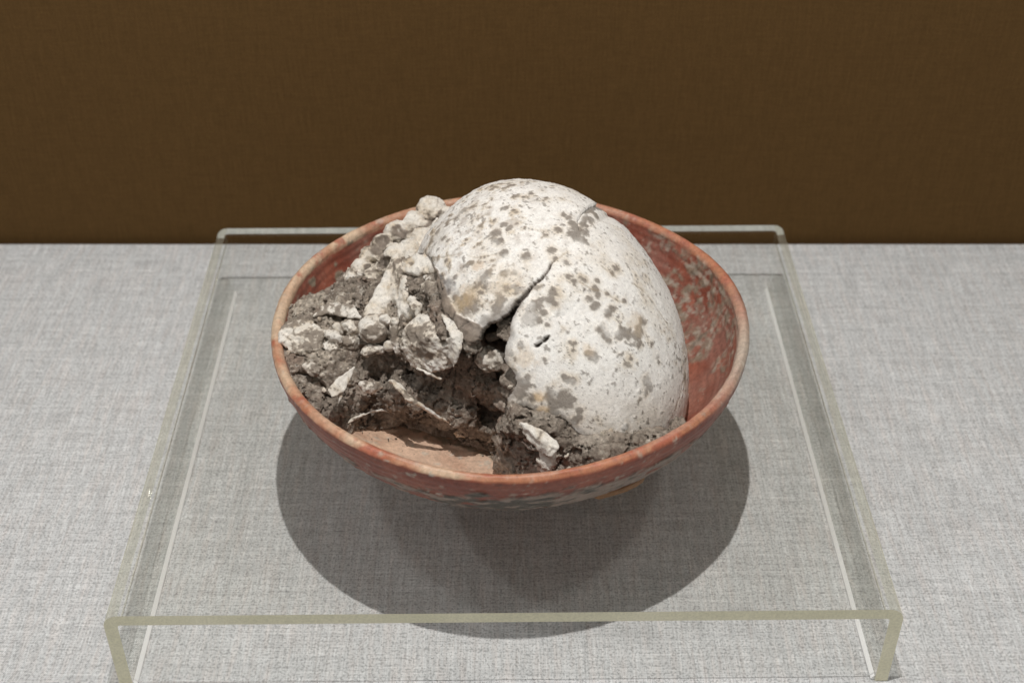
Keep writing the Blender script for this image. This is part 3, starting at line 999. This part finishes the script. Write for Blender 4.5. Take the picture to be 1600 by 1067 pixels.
CRACKS = [carve([(466, 567, .0595), (490, 567, .060), (512, 562, .061), (530, 559, .061), (552, 556, .062), (570, 569, .060), (586, 562, .062), (600, 552, .066), (612, 552, .068)], .0013),
          carve([(586, 566, .060), (592, 582, .056), (602, 600, .050)], .0016),
          carve([(475, 592, .0585), (488, 580, .059), (500, 587, .059), (506, 600, .057), (512, 612, .055), (514, 625, .053)], .0009),
          carve([(460, 570, .0595), (472, 578, .059), (470, 590, .059)], .0008),
          carve([(549, 590, .056), (560, 588, .056)], .0032, .002),
          carve([(640, 578, .066), (662, 575, .068), (690, 580, .070), (712, 588, .068)], .0030, .002),
          carve([(604, 592, .054), (625, 596, .056), (650, 600, .056), (675, 598, .058)], .0040, .003),
          carve([(716, 608, .062), (730, 620, .060), (746, 628, .057), (752, 634, .055)], .0044, .0015),
          carve([(746, 548, .083), (752, 535, .090), (764, 520, .094), (780, 512, .097), (794, 500, .099)], .0036, .003),
          carve([(724, 560, .084), (736, 551, .087), (746, 546, .088)], .0018, .001),
          carve([(727, 553, .080), (724, 566, .078), (728, 572, .076)], .0022, .002),
          carve([(784, 578, .076), (786, 596, .070), (790, 612, .064)], .0028, .002),
          carve([(772, 606, .062), (786, 618, .060), (790, 628, .058)], .0022, .001),
          carve([(792, 640, .055), (790, 660, .047), (793, 680, .040), (795, 700, .032)], .0018, .0),
          carve([(822, 712, .044), (832, 711, .045), (838, 712, .046)], .0042, .003),
          carve([(866, 720, .052), (880, 706, .056), (892, 698, .058), (902, 688, .060)], .0010),
          carve([(810, 648, .0745), (822, 648, .074), (836, 654, .0735)], .0014, .0005),
          carve([(884, 678, .064), (898, 676, .064), (912, 684, .063)], .0014),
          carve([(648, 442, .094), (660, 438, .095), (672, 445, .095), (680, 452, .094)], .0012),
          carve([(648, 455, .090), (660, 452, .091), (678, 453, .092)], .0010),
          carve([(676, 472, .092), (684, 478, .092), (693, 486, .091)], .0019, .001),
          carve([(712, 500, .089), (715, 505, .089), (722, 508, .088), (731, 510, .088), (735, 506, .089), (738, 496, .090)], .0008),
          carve([(700, 497, .0895), (708, 503, .089), (712, 512, .087)], .0006),
          carve([(497, 492, .0655), (508, 490, .0660), (522, 486, .0675), (532, 494, .0685), (540, 490, .069)], .0011),
          carve([(606, 530, .076), (612, 520, .077), (618, 512, .078)], .0020, .001),
          carve([(750, 690, .026), (765, 692, .027), (778, 694, .027), (788, 690, .028)], .0014, .001),
          carve([(745, 660, .040), (756, 655, .041), (766, 662, .040)], .0008),
          carve([(590, 622, .046), (598, 618, .047)], .0016)]


def soil_field(P):
    d = None
    zt = P[:, 2] - TOP
    lo = P.min(0); hi = P.max(0)
    d = np.full(len(P), .05)
    for c, r in SOILB:
        if c[0] + r + .02 < lo[0] or c[0] - r - .02 > hi[0]:
            continue
        q = P - c
        d = smin(d, np.sqrt((q * q).sum(1)) - r, .0042)
    # mound in depth: every blob rests on soil below, towards the bowl
    # packed earth inside the vault
    fill = d_skull(P, -.0062)
    yb = np.where(P[:, 0] < -.003, .512, .470) + .0
    yb = .552 - .082 * sstep(-.0050, .0015, P[:, 0] + .0034 * np.sin(260 * P[:, 2] + 1) + .002 * np.sin(760 * P[:, 2] + 90 * P[:, 1]) + .002 * np.sin(430 * P[:, 1]))
    yb = yb - np.where(P[:, 0] < 0, .045, 0) * sstep(.082, .096, zt)
    fill = smax(fill, yb - P[:, 1], .004)
    fill = np.maximum(fill, -.075 - 0 * zt + 0)
    d = smin(d, fill, .005)
    # stay in the bowl
    rr = np.hypot(P[:, 0] - BC[0], P[:, 1] - BC[1])
    wall = (rr - inner_r(np.clip(zt, .0119, RIM + .001)) - .0008) * .8
    d = np.maximum(d, wall)
    d = np.maximum(d, .0110 - zt)
    # keep clear of the visible bone shell
    return d


def shell_clear(P, d):
    """no soil in front of the bone that shows"""
    x, y = project(P)
    m = in_poly(x, y, OPENING)
    s = d_skull(P)
    keepout = np.where(~m & (P[:, 2] - TOP > .030) & (s < .004), np.minimum(s + .0042, .004), -1.)
    # only inside the vault's outline
    return d


def soil_detail(P0, d0):
    w = (np.hypot(P0[:, 0] - BC[0], P0[:, 1] - BC[1]) - inner_r(np.clip(P0[:, 2] - TOP, .0119, RIM + .001)) - .0008) * .8
    sel = (d0 > np.maximum(w, .0110 - P0[:, 2] + TOP) + 2e-4)        # the side against the clay stays plain
    out = d0.copy()
    out[sel] = soil_detail_(P0[sel], d0[sel])
    return out


def soil_detail_(P, d):
    n1 = fbm(P, 70, 4, .55, off=2.)
    n2 = fbm(P, 240, 3, .6, off=9.)
    F1, F2, _ = worley(P + .004 * np.stack([n1, n2, n1], 1), 120, off=4.)
    G1, G2, _ = worley(P, 330, off=8.)
    d = d - .0026 * n1 - .0012 * n2
    rg = 1 - 2.2 * np.abs(fbm(P, 150, 4, .55, off=19.))
    d = d + .0022 * (F1 - .45) - .0014 * rg + .0006 * (G1 - .45) - .0009 * fbm(P, 520, 2, .6, off=27.)
    gap = sstep(.10, .0, F2 - F1) * sstep(-.1, .2, fbm(P, 40, 2, off=13.))
    d = d + .0022 * gap
    gap2 = sstep(.14, .0, G2 - G1) * sstep(.0, .3, fbm(P, 60, 2, off=15.))
    d = d + .0009 * gap2
    H1, H2, _ = worley(P + .003 * np.stack([n2, n1, n2], 1), 72, off=11.)
    d = d + .0042 * sstep(.055, .0, H2 - H1) * sstep(-.22, .02, fbm(P, 34, 2, off=17.))
    wig = .0016 * np.stack([fbm(P, 180, 2, off=61.), fbm(P, 180, 2, off=62.), fbm(P, 180, 2, off=63.)], 1)
    Q = P + wig
    for pts, r in CRACKS:
        lo = np.min(pts, 0) - r - .004; hi = np.max(pts, 0) + r + .004
        m = ((Q > lo) & (Q < hi)).all(1)
        if m.any():
            dd = d_line(Q[m], pts, r)
            d[m] = smax(d[m], -dd, .0008)
    zt = P[:, 2] - TOP
    rr = np.hypot(P[:, 0] - BC[0], P[:, 1] - BC[1])
    d = np.maximum(d, (rr - inner_r(np.clip(zt, .0119, RIM + .001)) - .0008) * .8)
    d = np.maximum(d, .0110 - zt)
    return d


def soil_tone(P, seed=0., pale=0., shelf=False):
    a = np.array([.345, .287, .235]); b = np.array([.47, .405, .34]); k = np.array([.17, .128, .10]); rd = np.array([.385, .275, .215]); w = np.array([.62, .55, .46])
    n1 = fbm(P, 60, 4, off=71. + seed); n2 = fbm(P, 260, 4, off=73. + seed); n3 = fbm(P, 600, 3, off=77. + seed)

    def mixc(c, d, m):
        return c * (1 - m[:, None]) + d * m[:, None]
    c = np.tile(a, (len(P), 1))
    c = mixc(c, b, sstep(-.1, .4, n1 + .4 * n2))
    c = mixc(c, rd, sstep(.1, .5, fbm(P, 45, 3, off=79.)) * .6)
    c = mixc(c, k, sstep(.2, .5, n2) * .55)
    if shelf:
        # crushed bone mixed into the upper left shelf
        m = sstep(.049, .057, P[:, 2] - TOP) * sstep(-.028, -.040, P[:, 0])
        c = mixc(c, np.array([.60, .515, .42]), m * sstep(.02, .28, n1 + .7 * n2) * .75)
        c = mixc(c, np.array([.74, .67, .58]), m * sstep(.20, .40, n2 + .6 * n3) * .8)
    c = mixc(c, w, sstep(.30 - pale, .46 - pale, n3 + .3 * n1) * .75)
    return c


def build_soil():
    V, F = surface_nets((-.116, .438, TOP + .0112 - .002), (.112, .662, TOP + .100), .0007, soil_field, .0056, soil_detail, coarse=True)
    c = soil_tone(V, shelf=True)
    o = mesh_object('soil', V, F, M_soil, c)
    recenter(o)
    tag(o, 'dry cracked grey brown soil packed round the broken bones inside the bowl', 'soil', kind='stuff')


build_soil()


# ------------------------------------------------------------------ loose bones
BONES = 'broken bones lying in the soil of the bowl'


def bone_tone(P, seed, dirt=.0, yellow=0.):
    white = np.array([.82, .77, .70]); cream = np.array([.69, .595, .475]); ochre = np.array([.50, .37, .23]); so = np.array([.27, .225, .185]); dk = np.array([.12, .095, .075])
    n0 = fbm(P, 55, 4, off=seed); n1 = fbm(P, 170, 4, off=seed + 3.); n2 = fbm(P, 480, 3, off=seed + 5.); n3 = fbm(P, 900, 2, off=seed + 7.)

    def mixc(c, d, m):
        return c * (1 - m[:, None]) + d * m[:, None]
    c = np.tile(white, (len(P), 1))
    c = mixc(c, cream, sstep(-.3, .3, n0 + .6 * n1) * (.75 + yellow * .25))
    c = mixc(c, ochre, sstep(.1, .5, n1 + .3 * n0 + yellow * .3) * .6)
    c = mixc(c, so, sstep(.07 - dirt, .20 - dirt, n0 * .9 + n1 * .7 + .4 * n2) * .92)
    c = mixc(c, dk, sstep(.36, .55, n3 + .25 * n2 + dirt * .3) * .6)
    return c


def bone(label, pts, field, seed, amp=.0007, dirt=0., yellow=0., step=.00052, pores=0., soilish=False, extra=None, pad=.010, cat='bone fragment', name='bone_fragment'):
    pts = np.array(pts)
    lo = pts.min(0) - pad; hi = pts.max(0) + pad

    def det(P, d):
        P2 = P + .0007 * np.stack([fbm(P, 260, 2, off=seed + 31), fbm(P, 260, 2, off=seed + 33), fbm(P, 260, 2, off=seed + 35)], 1)
        d = field(P2)
        d = d + amp * (1.5 * fbm(P, 120, 3, off=seed + 11) + 1.5 * fbm(P, 380, 3, .6, off=seed + 13)) + .0005
        if pores:
            F1, F2, _ = worley(P, 620, off=seed)
            d = np.maximum(d, -(F1 - pores) / 620 * 1.0)
        return d
    V, F = surface_nets(lo, hi, step, field, .0035, det)
    c = soil_tone(V, seed, .1) if soilish else bone_tone(V, seed, dirt, yellow)
    if extra is not None:
        c = extra(V, c)
    o = mesh_object(name, V, F, M_soil if soilish else M_bone, c)
    recenter(o)
    return tag(o, label, cat, BONES)


def A(l, push=0.):
    return [at(x, y, low(x, y, z) + .0006) + ray(x, y) * push for x, y, z in l]


def fan(l, r, push=0.):
    """convex-ish flake: fan of rounded triangles round the first point"""
    q = A(l, push)
    return q, (lambda P: np.minimum.reduce([d_tri(P, q[0], q[i], q[i + 1], r) for i in range(1, len(q) - 1)]))


# ---- jaw with empty tooth sockets, standing against the back of the bowl
LOBES = [(674, 330, .080, .0094), (648, 348, .079, .0072), (620, 364, .076, .0078), (597, 382, .074, .0070), (578, 400, .070, .0066), (564, 419, .067, .0062), (555, 438, .065, .0054)]
INNER = [(700, 338, .082, .006), (682, 358, .082, .0075), (660, 376, .081, .008), (640, 394, .080, .008), (618, 404, .078, .008), (598, 416, .075, .0075), (582, 434, .070, .006)]
lob = [(at(x, y, z) + ray(x, y) * r, r) for x, y, z, r in LOBES]
inn = [(at(x, y, z) + ray(x, y) * r, r) for x, y, z, r in INNER]
SOCK = [(680, 335, .084, .0056), (668, 343, .084, .0044), (655, 340, .083, .0024), (623, 359, .079, .0056), (628, 371, .079, .0036), (597, 374, .076, .0046), (590, 388, .074, .0044), (606, 390, .076, .0030), (592, 409, .073, .0056), (604, 413, .075, .0042), (582, 400, .073, .0034), (572, 417, .070, .0034), (566, 435, .067, .003)]
sock = [(at(x, y, z) + ray(x, y) * .0012, r) for x, y, z, r in SOCK]


def jaw_field(P):
    d = None
    for c, r in lob + inn:
        q = np.linalg.norm(P - c, axis=1) - r * .94
        d = q if d is None else smin(d, q, .0007)
    for k in range(len(lob) - 1):                       # web between the lobes and the inner ridge
        a = lob[k][0]; b = inn[min(k, len(inn) - 1)][0]
        d = smin(d, d_line(P, [a, b], .0034), .0016)
    for c, r in sock:
        d = smax(d, r * .80 - np.linalg.norm(P - c, axis=1), .0012)
    return d


def jaw_tone(P, c):
    s = np.full(len(P), 9.)
    n = fbm(P, 300, 3, off=3.)
    for q, r in sock:
        s = np.minimum(s, (np.linalg.norm(P - q, axis=1) - r * .95) / .001 + n * 1.4)
    m = sstep(.8, -.3, s)[:, None]
    c = c * (1 - m) + np.array([.25, .205, .168]) * (1 + .3 * n)[:, None] * m
    return c


bone('jaw bone with a scalloped row of soil filled tooth sockets behind the skull', [c for c, r in lob + inn], jaw_field, 2., amp=.0007, dirt=-.20, extra=jaw_tone, pad=.013, cat='jaw bone', name='jaw_bone')

# ---- cheek bone: a steep three sided piece with a hollow at its foot
ck = A([(619, 404, .088), (572, 492, .074), (600, 497, .076), (628, 502, .078), (646, 492, .084), (634, 440, .088)])
hol = A([(607, 484, .079)])[0]


def cheek_field(P):
    d = np.minimum(d_tri(P, ck[0], ck[1], ck[2] + .003 * ray(600, 497), .0022), d_tri(P, ck[0], ck[2] + .003 * ray(600, 497), ck[3], .0022))
    d = smin(d, d_tri(P, ck[0], ck[3], ck[4], .0024), .002)
    d = smin(d, d_line(P, [ck[0], ck[5], ck[3]], [.002, .0028, .0026]), .003)
    return smax(d, .0046 - np.linalg.norm((P - hol) * [1, .7, .7], axis=1), .001)


bone('steep pale triangular cheek bone with a dark hollow at its foot, below the jaw bone', ck, cheek_field, 12., amp=.0007, dirt=-.12)

q = A([(585, 513, .0790)], .0045)
bone('round knob of bone below the cheek bone, like a small worn pebble', q, lambda P: d_sphere(P, q[0], .0088, (1, .95, .85)), 14., amp=.0006, dirt=.10, yellow=.3)

q2, f2 = fan([(672, 528, 0.0935), (640, 514, 0.0875), (660, 499, 0.0895), (690, 500, 0.0925), (708, 520, 0.0930), (712, 542, 0.0910), (700, 566, 0.0855), (675, 574, 0.0825), (648, 564, 0.0795), (634, 542, 0.0825), (640, 514, 0.0875)], .0030, .0015)
bone('broad angular pale bone lump in the middle, above the dark hollow', q2, f2, 16., amp=.0009, dirt=-.03)

q3, f3 = fan([(708, 528, 0.0990), (690, 492, 0.0980), (716, 508, 0.0990), (724, 520, 0.0985), (718, 546, 0.0955), (710, 574, 0.0890), (704, 560, 0.0910), (698, 530, 0.0970)], .0011, .0005)
bone('thin white porous bone plate right of the broad angular lump', q3, f3, 18., amp=.0004, pores=.20, dirt=-.12)

q4, f4 = fan([(664, 414, .0985), (634, 412, .0950), (650, 403, .0985), (680, 401, .1010), (688, 420, .1010), (672, 425, .0975), (650, 426, .0950), (634, 420, .0945)], .0022, .0022)
bone('small blocky cream bone chip touching the upper left edge of the skull', q4, f4, 20., amp=.0007, yellow=.5, dirt=-.05)

q4b, f4b = fan([(672, 434, .0955), (650, 428, .0925), (684, 424, .0985), (688, 448, .0970), (676, 444, .0955), (660, 432, .0930)], .0014, .0018)
bone('small dark stained flake under the blocky cream chip', q4b, f4b, 21., amp=.0005, dirt=.20)

q5, f5 = fan([(470, 526, .0690), (442, 533, .0672), (444, 516, .0680), (462, 507, .0695), (486, 508, .0700), (504, 522, .0690), (492, 545, .0650), (462, 548, .0645), (442, 533, .0672)], .0026, .0022)
bone('white porous spongy bone lump resting on the left lip of the bowl', q5, f5, 22., amp=.0010, pores=.24, dirt=.02)

q6, f6 = fan([(524, 482, .0725), (491, 495, .0700), (503, 481, .0715), (522, 474, .0735), (548, 478, .0745), (561, 495, .0730), (540, 493, .0715), (512, 488, .0710)], .0013, .0012)
bone('thin soil covered crust curling over a crack near the left wall', q6, f6, 24., amp=.0007, dirt=.16)

q7, f7 = fan([(534, 592, .0695), (553, 574, .0705), (540, 583, .0702), (524, 596, .0680), (515, 610, .0660), (521, 619, .0650), (534, 612, .0665), (545, 596, .0690), (553, 574, .0705)], .0010, .0004)
bone('pale slanted leaf shaped bone blade left of the small dark hole', q7, f7, 26., amp=.0003, dirt=-.05, yellow=.2, step=.00042)

q8 = A([(538, 606, .0665), (531, 622, .0630), (523, 642, .0580)], -.0002)
bone('narrow pointed splinter hanging below the leaf shaped blade', q8, lambda P: d_line(P, q8, [.0022, .0017, .0004], ray(530, 620), .3), 27., amp=.0002, yellow=.3, step=.00042)

q9 = A([(540, 663, .0400), (552, 655, .0425), (566, 648, .0450), (582, 642, .0470), (598, 640, .0475), (614, 645, .0450), (624, 652, .042)], -.0005)
bone('long arched bone sliver along the lower left edge of the soil', q9, lambda P: d_line(P, q9, [.0010, .0018, .0021, .0019, .0017, .0013, .0006], (0, .6, .8), .55), 28., amp=.0004, dirt=-.05)

q10 = A([(616, 597, .0665), (628, 610, .0655), (640, 624, .0635), (656, 633, .0605), (676, 645, .0555), (694, 656, .0500), (712, 668, .0440)], -.0010)
bone('long straight white bone splinter slanting down to the bare bowl floor', q10, lambda P: d_line(P, q10, [.0030, .0034, .0036, .0030, .0024, .0019, .0007], (.2, .55, .8), .5), 30., amp=.0005, dirt=-.16)

q11 = A([(626, 640, .0475), (645, 648, .0465), (664, 656, .0445), (684, 664, .0420)], -.0008)
bone('thin pale sliver running parallel below the long straight splinter', q11, lambda P: d_line(P, q11, [.0012, .0013, .0010, .0004], (.2, .5, .8), .5), 31., amp=.0003)

q12, f12 = fan([(848, 690, .0690), (806, 656, .0705), (820, 664, .0710), (846, 674, .0715), (868, 690, .0690), (872, 702, .0670), (862, 712, .0640), (842, 700, .0640), (826, 684, .0660), (806, 656, .0705)], .0014, .0006)
bone('bright white angular bone wedge at the front foot of the skull', q12, f12, 32., amp=.0006, dirt=-.12)

q13, f13 = fan([(850, 722, .0570), (846, 706, .0610), (866, 708, .0620), (864, 722, .0580), (852, 738, .0520), (842, 734, .0510), (842, 718, .0570)], .0016, .0008)
bone('short pale bone stump under the bright white wedge, by the front lip', q13, f13, 34., amp=.0007, dirt=-.02)

q14, f14 = fan([(822, 692, .0600), (808, 668, .0640), (820, 678, .0640), (838, 696, .0610), (846, 706, .0600), (826, 702, .0570), (814, 690, .0590)], .0007, -.0002)
bone('thin ochre edged bone flake left of the bright white wedge', q14, f14, 36., amp=.0004, dirt=.04, yellow=.5)

q15 = A([(782, 648, .0500), (786, 658, .0480), (790, 668, .0450), (794, 684, .0400)], -.0016)
bone('upright thin bone sliver at the right end of the bare bowl floor', q15, lambda P: d_line(P, q15, [.0006, .0012, .0010, .0004]), 38., amp=.0002, dirt=-.05, step=.00042)

q16 = A([(768, 616, .0640), (773, 627, .0610), (779, 633, .0595), (788, 635, .0585)], -.0012)
bone('small curled white bone flake beside the lower left edge of the skull', q16, lambda P: d_line(P, q16, [.0004, .0010, .0016, .0010], (0, .6, .8), .5), 40., amp=.0002, dirt=-.15, step=.00042)

q17 = A([(690, 584, .0770), (700, 590, .0755), (707, 598, .0735), (711, 606, .0720)], -.0016)
bone('hair thin curved pale sliver under the broad angular lump', q17, lambda P: d_line(P, q17, [.0004, .0006, .0007, .0004]), 42., amp=.0001, step=.0004)

q18 = A([(617, 504, .0820), (616, 518, .0800), (617, 534, .0780), (621, 548, .0760)], .0012)
bone('narrow upright porous bone strip between the round knob and the broad lump', q18, lambda P: d_line(P, q18, [.0030, .0027, .0026, .0022]), 44., amp=.0005, pores=.27, dirt=.06)

q19 = A([(608, 541, .0765)], .0016)
bone('very small bright white bone bead at the foot of the porous strip', q19, lambda P: d_sphere(P, q19[0], .0030, (1, 1, 1.25)), 46., amp=.0006, dirt=-.4)

q20 = A([(573, 549, .0720), (582, 546, .0735), (594, 548, .0735)], .0012)
bone('small honeycombed bone scrap below the round knob', q20, lambda P: d_line(P, q20, [.0030, .0034, .0028]), 48., amp=.0008, pores=.27, dirt=-.05)

q21 = A([(526, 512, .0715), (530, 518, .070)], .0010)
bone('small smooth cream bone chip left of the round knob', q21, lambda P: d_line(P, q21, [.0026, .0022]), 50., amp=.0005, dirt=-.3, yellow=.2)

q22, f22 = fan([(768, 560, 0.0860), (750, 566, 0.0830), (754, 552, 0.0860), (768, 546, 0.0885), (782, 556, 0.0875), (780, 570, 0.0840), (764, 574, 0.0820), (750, 566, 0.0830)], .0030, .0024)
bone('pale rough bone lump just below the open end of the crack', q22, f22, 52., amp=.0010, dirt=.08)

q23 = A([(734, 606, .0660), (737, 619, .0630), (742, 618, .0635), (749, 610, .0655)], -.0012)
bone('small hooked sliver over the darkest hollow in the soil', q23, lambda P: d_line(P, q23, [.0004, .0009, .0009, .0005]), 54., amp=.0002, step=.0004)

q24 = A([(654, 576, .0790), (672, 584, .0785), (690, 592, .0765)], -.0006)
bone('brown stained thin bone edge under the broad angular lump', q24, lambda P: d_line(P, q24, [.0016, .0024, .0010], (0, .6, .8), .5), 56., amp=.0005, yellow=1., dirt=.05)

q25 = A([(766, 527, .0900), (774, 525, .0915)], .0030)
bone('tiny yellowish bone chip wedged deep inside the crack of the skull', q25, lambda P: d_line(P, q25, [.0026, .0028]), 58., amp=.0006, yellow=.8)

q26 = A([(505, 545, .0640), (520, 540, .0660), (545, 535, .0680), (556, 520, .0710)], .0022)
bone('crumbly mixed ridge of spongy bone from the left lip to the round knob', q26, lambda P: d_line(P, q26, [.0030, .0045, .0050, .0040]), 60., amp=.0016, dirt=.12, pores=.22)

q27, f27 = fan([(719, 677, .0250), (710, 676, .0235), (716, 671, .0260), (726, 674, .0250), (729, 682, .0215), (714, 683, .0210), (710, 676, .0235)], .0007)
bone('small orange chip of pottery lying on the bare floor against the soil', q27, f27, 62., amp=.0004, dirt=-.4, yellow=.9, cat='pottery chip', name='pottery_chip')

# ------------------------------------------------------------------ crumbs
def build_crumbs():
    rs = np.random.RandomState(5)
    so = bpy.data.objects['soil']
    me = so.data
    n = len(me.vertices)
    co = np.empty(n * 3, np.float32); me.vertices.foreach_get('co', co); co = co.reshape(-1, 3) + np.array(so.location)
    no = np.empty(n * 3, np.float32); me.vertices.foreach_get('normal', no); no = no.reshape(-1, 3)
    ok = np.nonzero((no[:, 2] > .25) & (co[:, 2] > TOP + .02))[0]
    pick = rs.choice(ok, 1100)
    C = co[pick] + no[pick] * .0002
    R = .00030 + .0009 * rs.rand(len(pick)) ** 4
    # some on the bare floor
    e = []
    for _ in range(60):
        px = rs.uniform(560, 792); py = 668 + 26 * (px - 560) / 230 + abs(rs.normal()) * 14
        p = at(px, py, .0145)
        r = math.hypot(p[0] - BC[0], p[1] - BC[1])
        z = np.interp(r, IN_R[::1], IN_Z[::1]) if False else np.interp(r, [q[0] for q in P_in[::-1]], [q[1] for q in P_in[::-1]])
        p = at(px, py, z + .0006); r = math.hypot(p[0] - BC[0], p[1] - BC[1])
        z = np.interp(r, [q[0] for q in P_in[::-1]], [q[1] for q in P_in[::-1]])
        e.append((p[0], p[1], TOP + z + .0006))
    C = np.concatenate([C, e]); R = np.concatenate([R, .0002 + .0005 * rs.rand(60) ** 3])
    g = (1 + 5 ** .5) / 2
    iv = np.array([(-1, g, 0), (1, g, 0), (-1, -g, 0), (1, -g, 0), (0, -1, g), (0, 1, g), (0, -1, -g), (0, 1, -g), (g, 0, -1), (g, 0, 1), (-g, 0, -1), (-g, 0, 1)]) / math.sqrt(1 + g * g)
    fi = np.array([(0, 11, 5), (0, 5, 1), (0, 1, 7), (0, 7, 10), (0, 10, 11), (1, 5, 9), (5, 11, 4), (11, 10, 2), (10, 7, 6), (7, 1, 8), (3, 9, 4), (3, 4, 2), (3, 2, 6), (3, 6, 8), (3, 8, 9), (4, 9, 5), (2, 4, 11), (6, 2, 10), (8, 6, 7), (9, 8, 1)])
    V = C[:, None, :] + iv[None] * (R[:, None, None] * (.7 + .6 * rs.rand(len(C), 12, 1))) * (.7 + .6 * rs.rand(len(C), 1, 3))
    F = (fi[None] + 12 * np.arange(len(C))[:, None, None]).reshape(-1, 3)
    V = V.reshape(-1, 3)
    base = np.where(rs.rand(len(C), 1) < .22, np.array([[.62, .54, .44]]), np.array([[.30, .25, .205]])) * (.7 + .6 * rs.rand(len(C), 1))
    o = mesh_object('soil_crumbs', V, F, M_soil, np.repeat(base, 12, 0), smooth=False)
    recenter(o)
    tag(o, 'small loose crumbs of soil and bone scattered over the soil and the bowl floor', 'soil crumbs', kind='stuff')


build_crumbs()


def build_bone_crumbs():
    """irregular chips of bone pressed into the soil of the left half"""
    rs = np.random.RandomState(11)
    so = bpy.data.objects['soil']
    me = so.data
    n = len(me.vertices)
    co = np.empty(n * 3, np.float32); me.vertices.foreach_get('co', co); co = co.reshape(-1, 3) + np.array(so.location)
    no = np.empty(n * 3, np.float32); me.vertices.foreach_get('normal', no); no = no.reshape(-1, 3)
    x, y = project(co)
    facing = (no * (CAM - co)).sum(1) > .1
    w = np.exp(-((y - 525) / 45.) ** 2) * (x < 740) + .25 * (y > 560) + .6 * np.exp(-((x - 880) / 90.) ** 2 - ((y - 705) / 25.) ** 2)
    w = w * facing * (co[:, 2] > TOP + .022)
    pick = rs.choice(n, 230, replace=False, p=w / w.sum())
    import bmesh
    bm = bmesh.new(); bmesh.ops.create_icosphere(bm, subdivisions=1, radius=1)
    iv = np.array([v.co[:] for v in bm.verts]); fi = np.array([[v.index for v in f.verts] for f in bm.faces]); bm.free()
    V, F, T = [], [], []
    for k, p in enumerate(pick):
        r = .0007 + .0019 * rs.rand() ** 2.2
        q, _r = np.linalg.qr(rs.normal(size=(3, 3)))
        sh = iv * (1 + .9 * fbm(iv + k * 3.1, .9, 3))[:, None] * np.array([1, .45 + .5 * rs.rand(), .3 + .5 * rs.rand()]) * r
        V.append(sh @ q + co[p] + no[p] * r * .1)
        F.append(fi + k * len(iv))
        base = np.array([.70, .62, .52]) if rs.rand() < .6 else np.array([.52, .43, .34])
        T.append(base * (.75 + .35 * rs.rand()) * (1 + .3 * fbm(sh + co[p], 500, 2))[:, None])
    o = mesh_object('bone_crumbs', np.concatenate(V), np.concatenate(F), M_bone, np.concatenate(T), smooth=False)
    recenter(o)
    tag(o, 'scattered tiny chips of crushed bone pressed into the grey brown soil', 'bone crumbs', kind='stuff')


build_bone_crumbs()


# ------------------------------------------------------------------ little brown piece added at the bowl's right front
qp = [at(994, 749, .0026), at(972, 760, .0026), at(936, 772, .0026)]
qp = [q + np.array([0, .002, 0]) for q in qp]
o = surface_nets(np.min(qp, 0) - .008, np.max(qp, 0) + .008, .0006,
                 lambda P: np.maximum(np.maximum(d_line(P, qp, [.0045, .0050, .0042]), P[:, 2] - TOP - .0046), TOP + .0007 - P[:, 2]), .002, lambda P, d: d + .0003 * fbm(P, 200, 2))
c = np.array([.36, .185, .085]) * (1 + .35 * fbm(o[0], 220, 3))[:, None]
o = mesh_object('added_brown_piece', o[0], o[1], M_clay, c)
recenter(o)
tag(o, 'small added rust brown piece peeping out from under the right front of the bowl', 'support pad')


# ------------------------------------------------------------------ further fragments along the shelf
for lab, pts_, rr_, sd_, kw in (
        ('short blunt bone stub between the spongy lump and the crust at the left', [(512, 520, .0700), (522, 526, .0705), (531, 531, .0705)], [.0028, .0034, .0024], 70., dict(dirt=.02, pores=.2)),
        ('tooth like pale knob just under the thin crust', [(546, 508, .0735), (552, 516, .0735)], [.0030, .0024], 72., dict(dirt=-.1)),
        ('pale chip leaning on the right foot of the cheek bone', [(645, 470, .0900), (650, 482, .0890), (652, 492, .0880)], [.0026, .0030, .0020], 74., dict(dirt=-.02)),
        ('small pale nodule between the cheek bone and the round knob', [(600, 497, .0820), (606, 502, .0815)], [.0030, .0026], 76., dict(dirt=-.1)),
        ('flat grey bone piece in the soil left of the leaf shaped blade', [(478, 572, .0640), (492, 578, .0640), (500, 584, .0630)], [.0030, .0042, .0026], 78., dict(dirt=.12)),
        ('dull bone ridge just right of the leaf shaped blade', [(562, 600, .0640), (578, 604, .0640), (594, 602, .0630)], [.0022, .0036, .0022], 80., dict(dirt=.10)),
        ('low bone hump at the jaw bone lower end, over the red wall', [(549, 430, .0660), (553, 442, .0640), (562, 452, .0640)], [.0046, .0050, .0040], 82., dict(dirt=.02)),
        ('twisted bone scrap low in the dark soil near the small hooked sliver', [(700, 622, .0600), (712, 632, .0580), (726, 636, .0570)], [.0014, .0024, .0012], 84., dict(dirt=.05))):
    qq = A(pts_, .0010)
    bone(lab, qq, (lambda P, qq=qq, rr_=rr_: d_line(P, qq, rr_)), sd_, amp=.0011, **kw)
